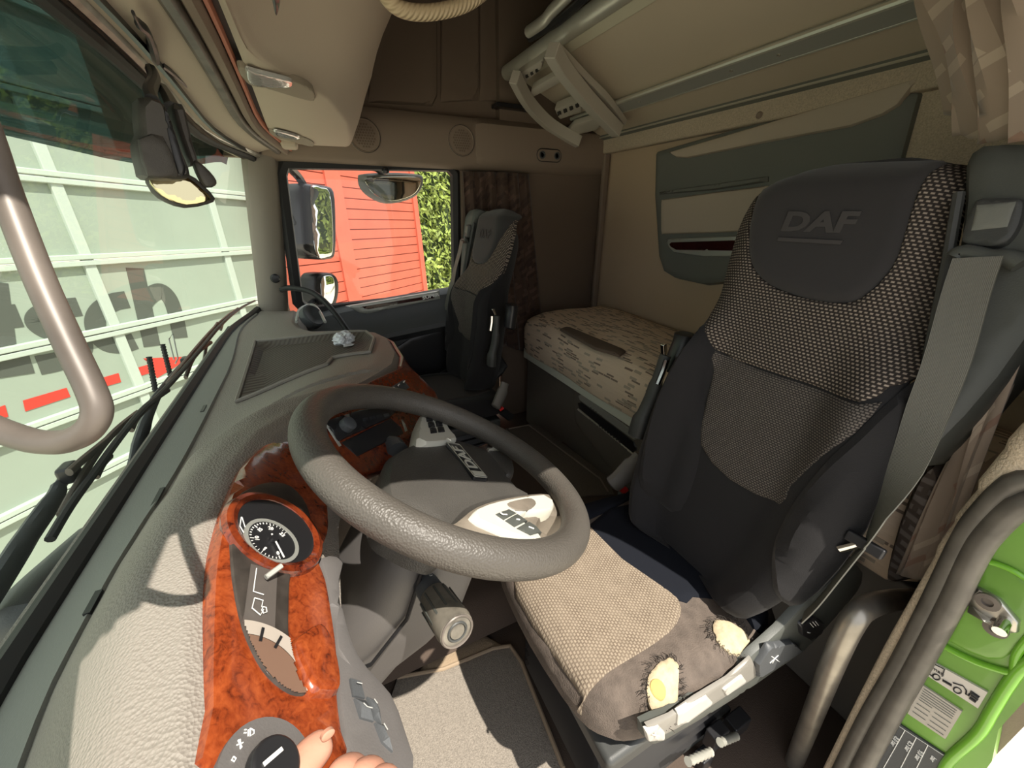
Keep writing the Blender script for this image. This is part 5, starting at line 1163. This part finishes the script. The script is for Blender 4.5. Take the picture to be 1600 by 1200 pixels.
mb = MB(); mb.tube(crom([P(198, 745, 'y', .43), P(183, 760, 'y', .46), P(178, 780, 'y', .46), P(184, 792, 'y', .42)], 4, False), .006, 8); tag(mb.build('washer_hose', M['rubber']), 'small black washer hose loop below the wipers', 'hose')
for (a, b) in (((233, 558), (243, 612)), ((254, 538), (267, 590))):
    mb = MB(); p, q = P(*a, 'y', .46), P(*b, 'y', .46); mb.tube([p.lerp(q, k/24) for k in range(25)], [.0055 if k % 2 else .0075 for k in range(25)], 8)
    o = mb.build('antenna_stub', M['rubber']); tag(o, 'ribbed black upright stub outside, ' + ('left one of the pair' if a[0] == 233 else 'right one of the pair'), 'stub', 'ribbed stubs outside the windscreen')
mb = MB(); q = [P(x, y, 'y', .5) for x, y in ((272, 562), (264, 530), (270, 521), (278, 560), (274, 568))]; mb.tube(q, .0022, 6); tag(mb.build('wire_loop', M['alud']), 'thin pale wire loop standing beside the ribbed stubs', 'wire')
# passenger side mirrors
def mirror(name, label, c, nrm, housing, face, dep, m=M['mirror'], hm=M['black']):
    pl = Plane(c, V(nrm).cross(V((0, 0, 1)))*-1, (0, 0, 1))
    if pl.n.dot(V(nrm)) < 0: pl = Plane(c, -pl.u, pl.v)
    o = empty(name, tuple(c), label, 'mirror')
    mb = MB(); mb.patch(crom(pl.tr(housing), 3), pl.at, .02, .03, .03, dep); mb.build('housing', hm, o)
    mb = MB(); mb.patch(crom(pl.tr(face, .024), 3), pl.at, .002, .004, .04, .004, base=.022); mb.build('mirror_face', m, o); return o
c = P(500, 345, 'x', 2.5)
o = mirror('wing_mirror', 'tall black wing mirror outside the passenger window', c, (-.72, -.69, .0), [(466, 292), (486, 288), (510, 291), (520, 300), (523, 345), (522, 396), (513, 405), (490, 405), (474, 398), (468, 350)], [(486, 292), (502, 293), (515, 300), (520, 345), (520, 393), (513, 401), (497, 402), (491, 380), (487, 330)], .10)
mb = MB(); mb.tube(crom([P(440, 250, 'x', 2.16), P(466, 276, 'x', 2.45), P(478, 296, 'x', 2.5)], 4, False), .02, 8); mb.build('arm', M['black'], o)
wm = mirror('wing_mirror', 'smaller lower wide angle wing mirror beside the window sill', P(512, 455, 'x', 2.5), (-.72, -.69, .0), [(490, 432), (505, 426), (520, 428), (527, 440), (527, 460), (520, 480), (498, 482), (490, 460)], [(503, 434), (518, 431), (523, 442), (523, 462), (517, 477), (505, 478), (502, 455)], .09)
mb = MB(); mb.tube([P(496, 466, 'x', 2.52), P(480, 478, 'x', 2.34), P(468, 470, 'x', 2.17)], .016, 8); mb.build('arm', M['black'], wm)
km = mirror('kerb_mirror', 'rounded kerb mirror at the top of the passenger window', P(612, 292, 'x', 2.36), (-.8, -.3, .5), [(568, 276), (575, 271), (620, 270), (655, 273), (661, 280), (658, 295), (645, 309), (612, 318), (586, 308), (571, 293)], [(574, 279), (620, 276), (656, 278), (655, 293), (643, 306), (612, 314), (588, 305), (575, 291)], .06, mat('mirror_grey', (.7, .72, .6), .06, 1), M['pocket'])
mb = MB(); mb.tube([P(600, 272, 'x', 2.36), P(585, 262, 'x', 2.28), P(580, 250, 'x', 2.17)], .014, 8); mb.build('arm', M['black'], km)

# garage door
gX = (FW*600+RT*115+UP*240).normalized(); gD = (FW*600+RT*55-UP*1530).normalized(); gNn = gX.cross(gD)
GD = 3.7
if gNn.dot(ray(100, 400)) < 0: GD = -GD
g0 = gNn*GD
gp = Plane(g0, gX, -gD)      # n toward the truck?
if gp.n.dot(-g0) < 0: gp = Plane(g0, -gX, -gD)
sg = 1 if gp.u.dot(gX) > 0 else -1
rowpx = [(10, 270), (139, 406), (185, 515), (100, 652), (100, 766), (90, 892)]
rv = [gp.px(*p)[1] for p in rowpx]; dv = (rv[0]-rv[-1])/5
rv = [rv[0]+3*dv, rv[0]+2*dv, rv[0]+dv] + rv + [rv[-1]-dv, rv[-1]-2*dv]
c0 = gp.px(180, 510)[0]; c1 = gp.px(375, 470)[0]; dc = abs(c1-c0)
cv_ = [c0-sg*dc*3, c0-sg*dc*2, c0-sg*dc, c0, c1, c1+sg*dc*.9]
cv_.sort()
gd = empty('garage_door', tuple(gp.at(c0, rv[-1])), 'big pale green sectional garage door with grey lettering', 'garage door')
for i in range(len(rv)-1):
    for j in range(len(cv_)-1):
        mb = MB(); mb.box(gp.at((cv_[j]+cv_[j+1])/2, (rv[i]+rv[i+1])/2, -.03), (abs(cv_[j+1]-cv_[j])-.012, abs(rv[i]-rv[i+1])-.012, .03), gp.u, gp.v); mb.build('panel', M['panelg'], gd, smooth=False)
for y in rv:
    mb = MB(); w_ = cv_[-1]-cv_[0]
    mb.box(gp.at((cv_[0]+cv_[-1])/2, y+.022, 0), (w_, .038, .05), gp.u, gp.v); mb.box(gp.at((cv_[0]+cv_[-1])/2, y-.022, -.004), (w_, .038, .05), gp.u, gp.v); mb.build('rail', M['railg'], gd, smooth=False, bevel=.006)
for x in cv_:
    mb = MB(); mb.box(gp.at(x, (rv[0]+rv[-1])/2, -.006), (.075, abs(rv[0]-rv[-1]), .03), gp.u, gp.v); mb.build('stile', M['railg'], gd, smooth=False, bevel=.006)
def stroke(paths, nm, wd=.135):
    mb = MB()
    for k, q in enumerate(paths):
        c = [V(gp.px(x, y)) for x, y in q]; c = crom(c, 6, False) if len(c) > 2 else c
        mb.ribbon([gp.at(p.x, p.y, -.0135+.0006*k) for p in c], [gp.n.cross((gp.at(*c[min(i+1, len(c)-1)])-gp.at(*c[max(i-1, 0)])).normalized()) for i in range(len(c))], wd, .003)
    mb.build(nm, M['letter'], gd, smooth=False)
stroke([[(213, 419), (240, 541)], [(226, 474), (238, 461), (254, 455), (268, 468), (277, 494), (284, 528)]], 'letter_h')
stroke([[(201, 468), (180, 472), (160, 484), (151, 502), (156, 522), (170, 536), (192, 539), (213, 533)]], 'letter_c')
stroke([[(126, 479), (98, 483), (70, 491), (62, 503), (78, 515), (103, 521), (125, 531), (130, 545), (114, 558), (88, 566), (62, 571)]], 'letter_s')
stroke([[(-34, 500), (33, 493)], [(-12, 440), (6, 570)], [(-10, 574), (51, 566)]], 'letter_t', .15)
def gq(q, nm='dash_mark', m=M['redlet']):
    mb = MB(); mb.patch(gp.tr(q), gp.at, 0, 0, 1, .003, base=-.011); mb.build(nm, m, gd, smooth=False)
gq([(38, 626), (106, 606), (112, 620), (42, 643)]); gq([(-60, 660), (10, 633), (15, 651), (-58, 682)]); gq([(146, 595), (187, 583), (191, 597), (150, 609)])
gq([(215, 575), (236, 569), (226, 560), (302, 557), (247, 591), (243, 581), (219, 588)], 'arrow_mark')
# wall around and above the garage door
mb = MB(); mb.box(gp.at((cv_[0]+cv_[-1])/2, rv[0]+1.0, -.1), (cv_[-1]-cv_[0], 1.9, .2), gp.u, gp.v); tag(mb.build('garage_wall', M['panelg'], smooth=False), 'pale wall above the sectional garage door', 'wall')

# red boarded shed
hX = (FW*600+RT*237+UP*250).normalized(); hN = hX.cross(gD).normalized(); hc = ray(600, 380)*6.0
hp_ = Plane(hc, hX, -gD)
if hp_.n.dot(-hc) < 0: hp_ = Plane(hc, -hX, -gD)
sh_ = empty('shed', tuple(hc), 'red boarded wooden shed seen through the passenger window', 'shed')
b0 = hp_.px(540, 342.4)[1]; b1 = hp_.px(562, 465)[1]; pb = (b0-b1)/8
xl = hp_.px(537, 380)[0]; xr = hp_.px(660, 400)[0]; xe = hp_.px(440, 380)[0]
lo, hi = min(xl, xr), max(xl, xr)
mb = MB(); mb.box(hp_.at((xe+xr)/2, b0-.3, -.08), (abs(xr-xe), 5, .1), hp_.u, hp_.v); mb.build('wall', M['redwood'], sh_, smooth=False)
for k in range(-9, 16):
    for (xa, xb, nm) in ((xl, xr, 'board'), (xe, xl, 'board')):
        mb = MB(); mb.box(hp_.at((xa+xb)/2, b0-pb*(k+.5)+(0 if nm else 0), -.012), (abs(xb-xa), pb-.012, .03), hp_.u, hp_.v+hp_.n*.05); mb.build('board', M['redwood'], sh_, smooth=False)
mb = MB(); mb.box(hp_.at(xl, b0-.3, .014), (.27, 5, .03), hp_.u, hp_.v); mb.build('corner_board', M['redwood'], sh_, smooth=False)
mb = MB(); mb.box(hp_.at(xr-(.06 if xr > xl else -.06), b0-.3, .014), (.13, 5, .03), hp_.u, hp_.v); mb.build('corner_board', M['redwood'], sh_, smooth=False)
# hedge
random.seed(11)
def hedge(c, u, wid, hei, dep, n, label, sz=.07):
    h = empty('hedge', tuple(c), label, 'hedge'); u = V(u).normalized(); nn = u.cross(V((0, 0, 1))).normalized()
    if nn.dot(-V(c)) < 0: nn = -nn
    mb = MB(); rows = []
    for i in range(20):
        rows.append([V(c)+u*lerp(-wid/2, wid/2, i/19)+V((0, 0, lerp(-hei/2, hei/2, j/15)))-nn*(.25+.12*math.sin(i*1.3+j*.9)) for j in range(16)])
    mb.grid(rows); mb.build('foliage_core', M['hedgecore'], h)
    mb = MB()
    for i in range(n):
        p = V(c)+u*random.uniform(-wid/2, wid/2)+V((0, 0, random.uniform(-hei/2, hei/2)))-nn*abs(random.gauss(0, dep)); a = V((random.gauss(0, 1), random.gauss(0, 1), random.gauss(0, 1))).normalized(); b = (nn+V((random.gauss(0, .6), random.gauss(0, .6), random.gauss(0, .6)+.3))).normalized(); e = a.cross(b).normalized(); s = sz*random.uniform(.6, 1.3)
        g = b.cross(e)
        mb.add([p-e*s, p+g*s*.45+e*s*.1, p+e*s, p-g*s*.45+e*s*.1], [[0, 1, 2, 3]])
    mb.build('foliage', M['leaf'], h, kind='stuff', smooth=False)
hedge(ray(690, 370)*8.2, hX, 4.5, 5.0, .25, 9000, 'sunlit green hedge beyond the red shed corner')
hedge(V((6.2, -12.5, .2)), (1, .1, 0), 9, 5, .3, 7000, 'long green hedge behind the truck, seen only in mirrors', .12)
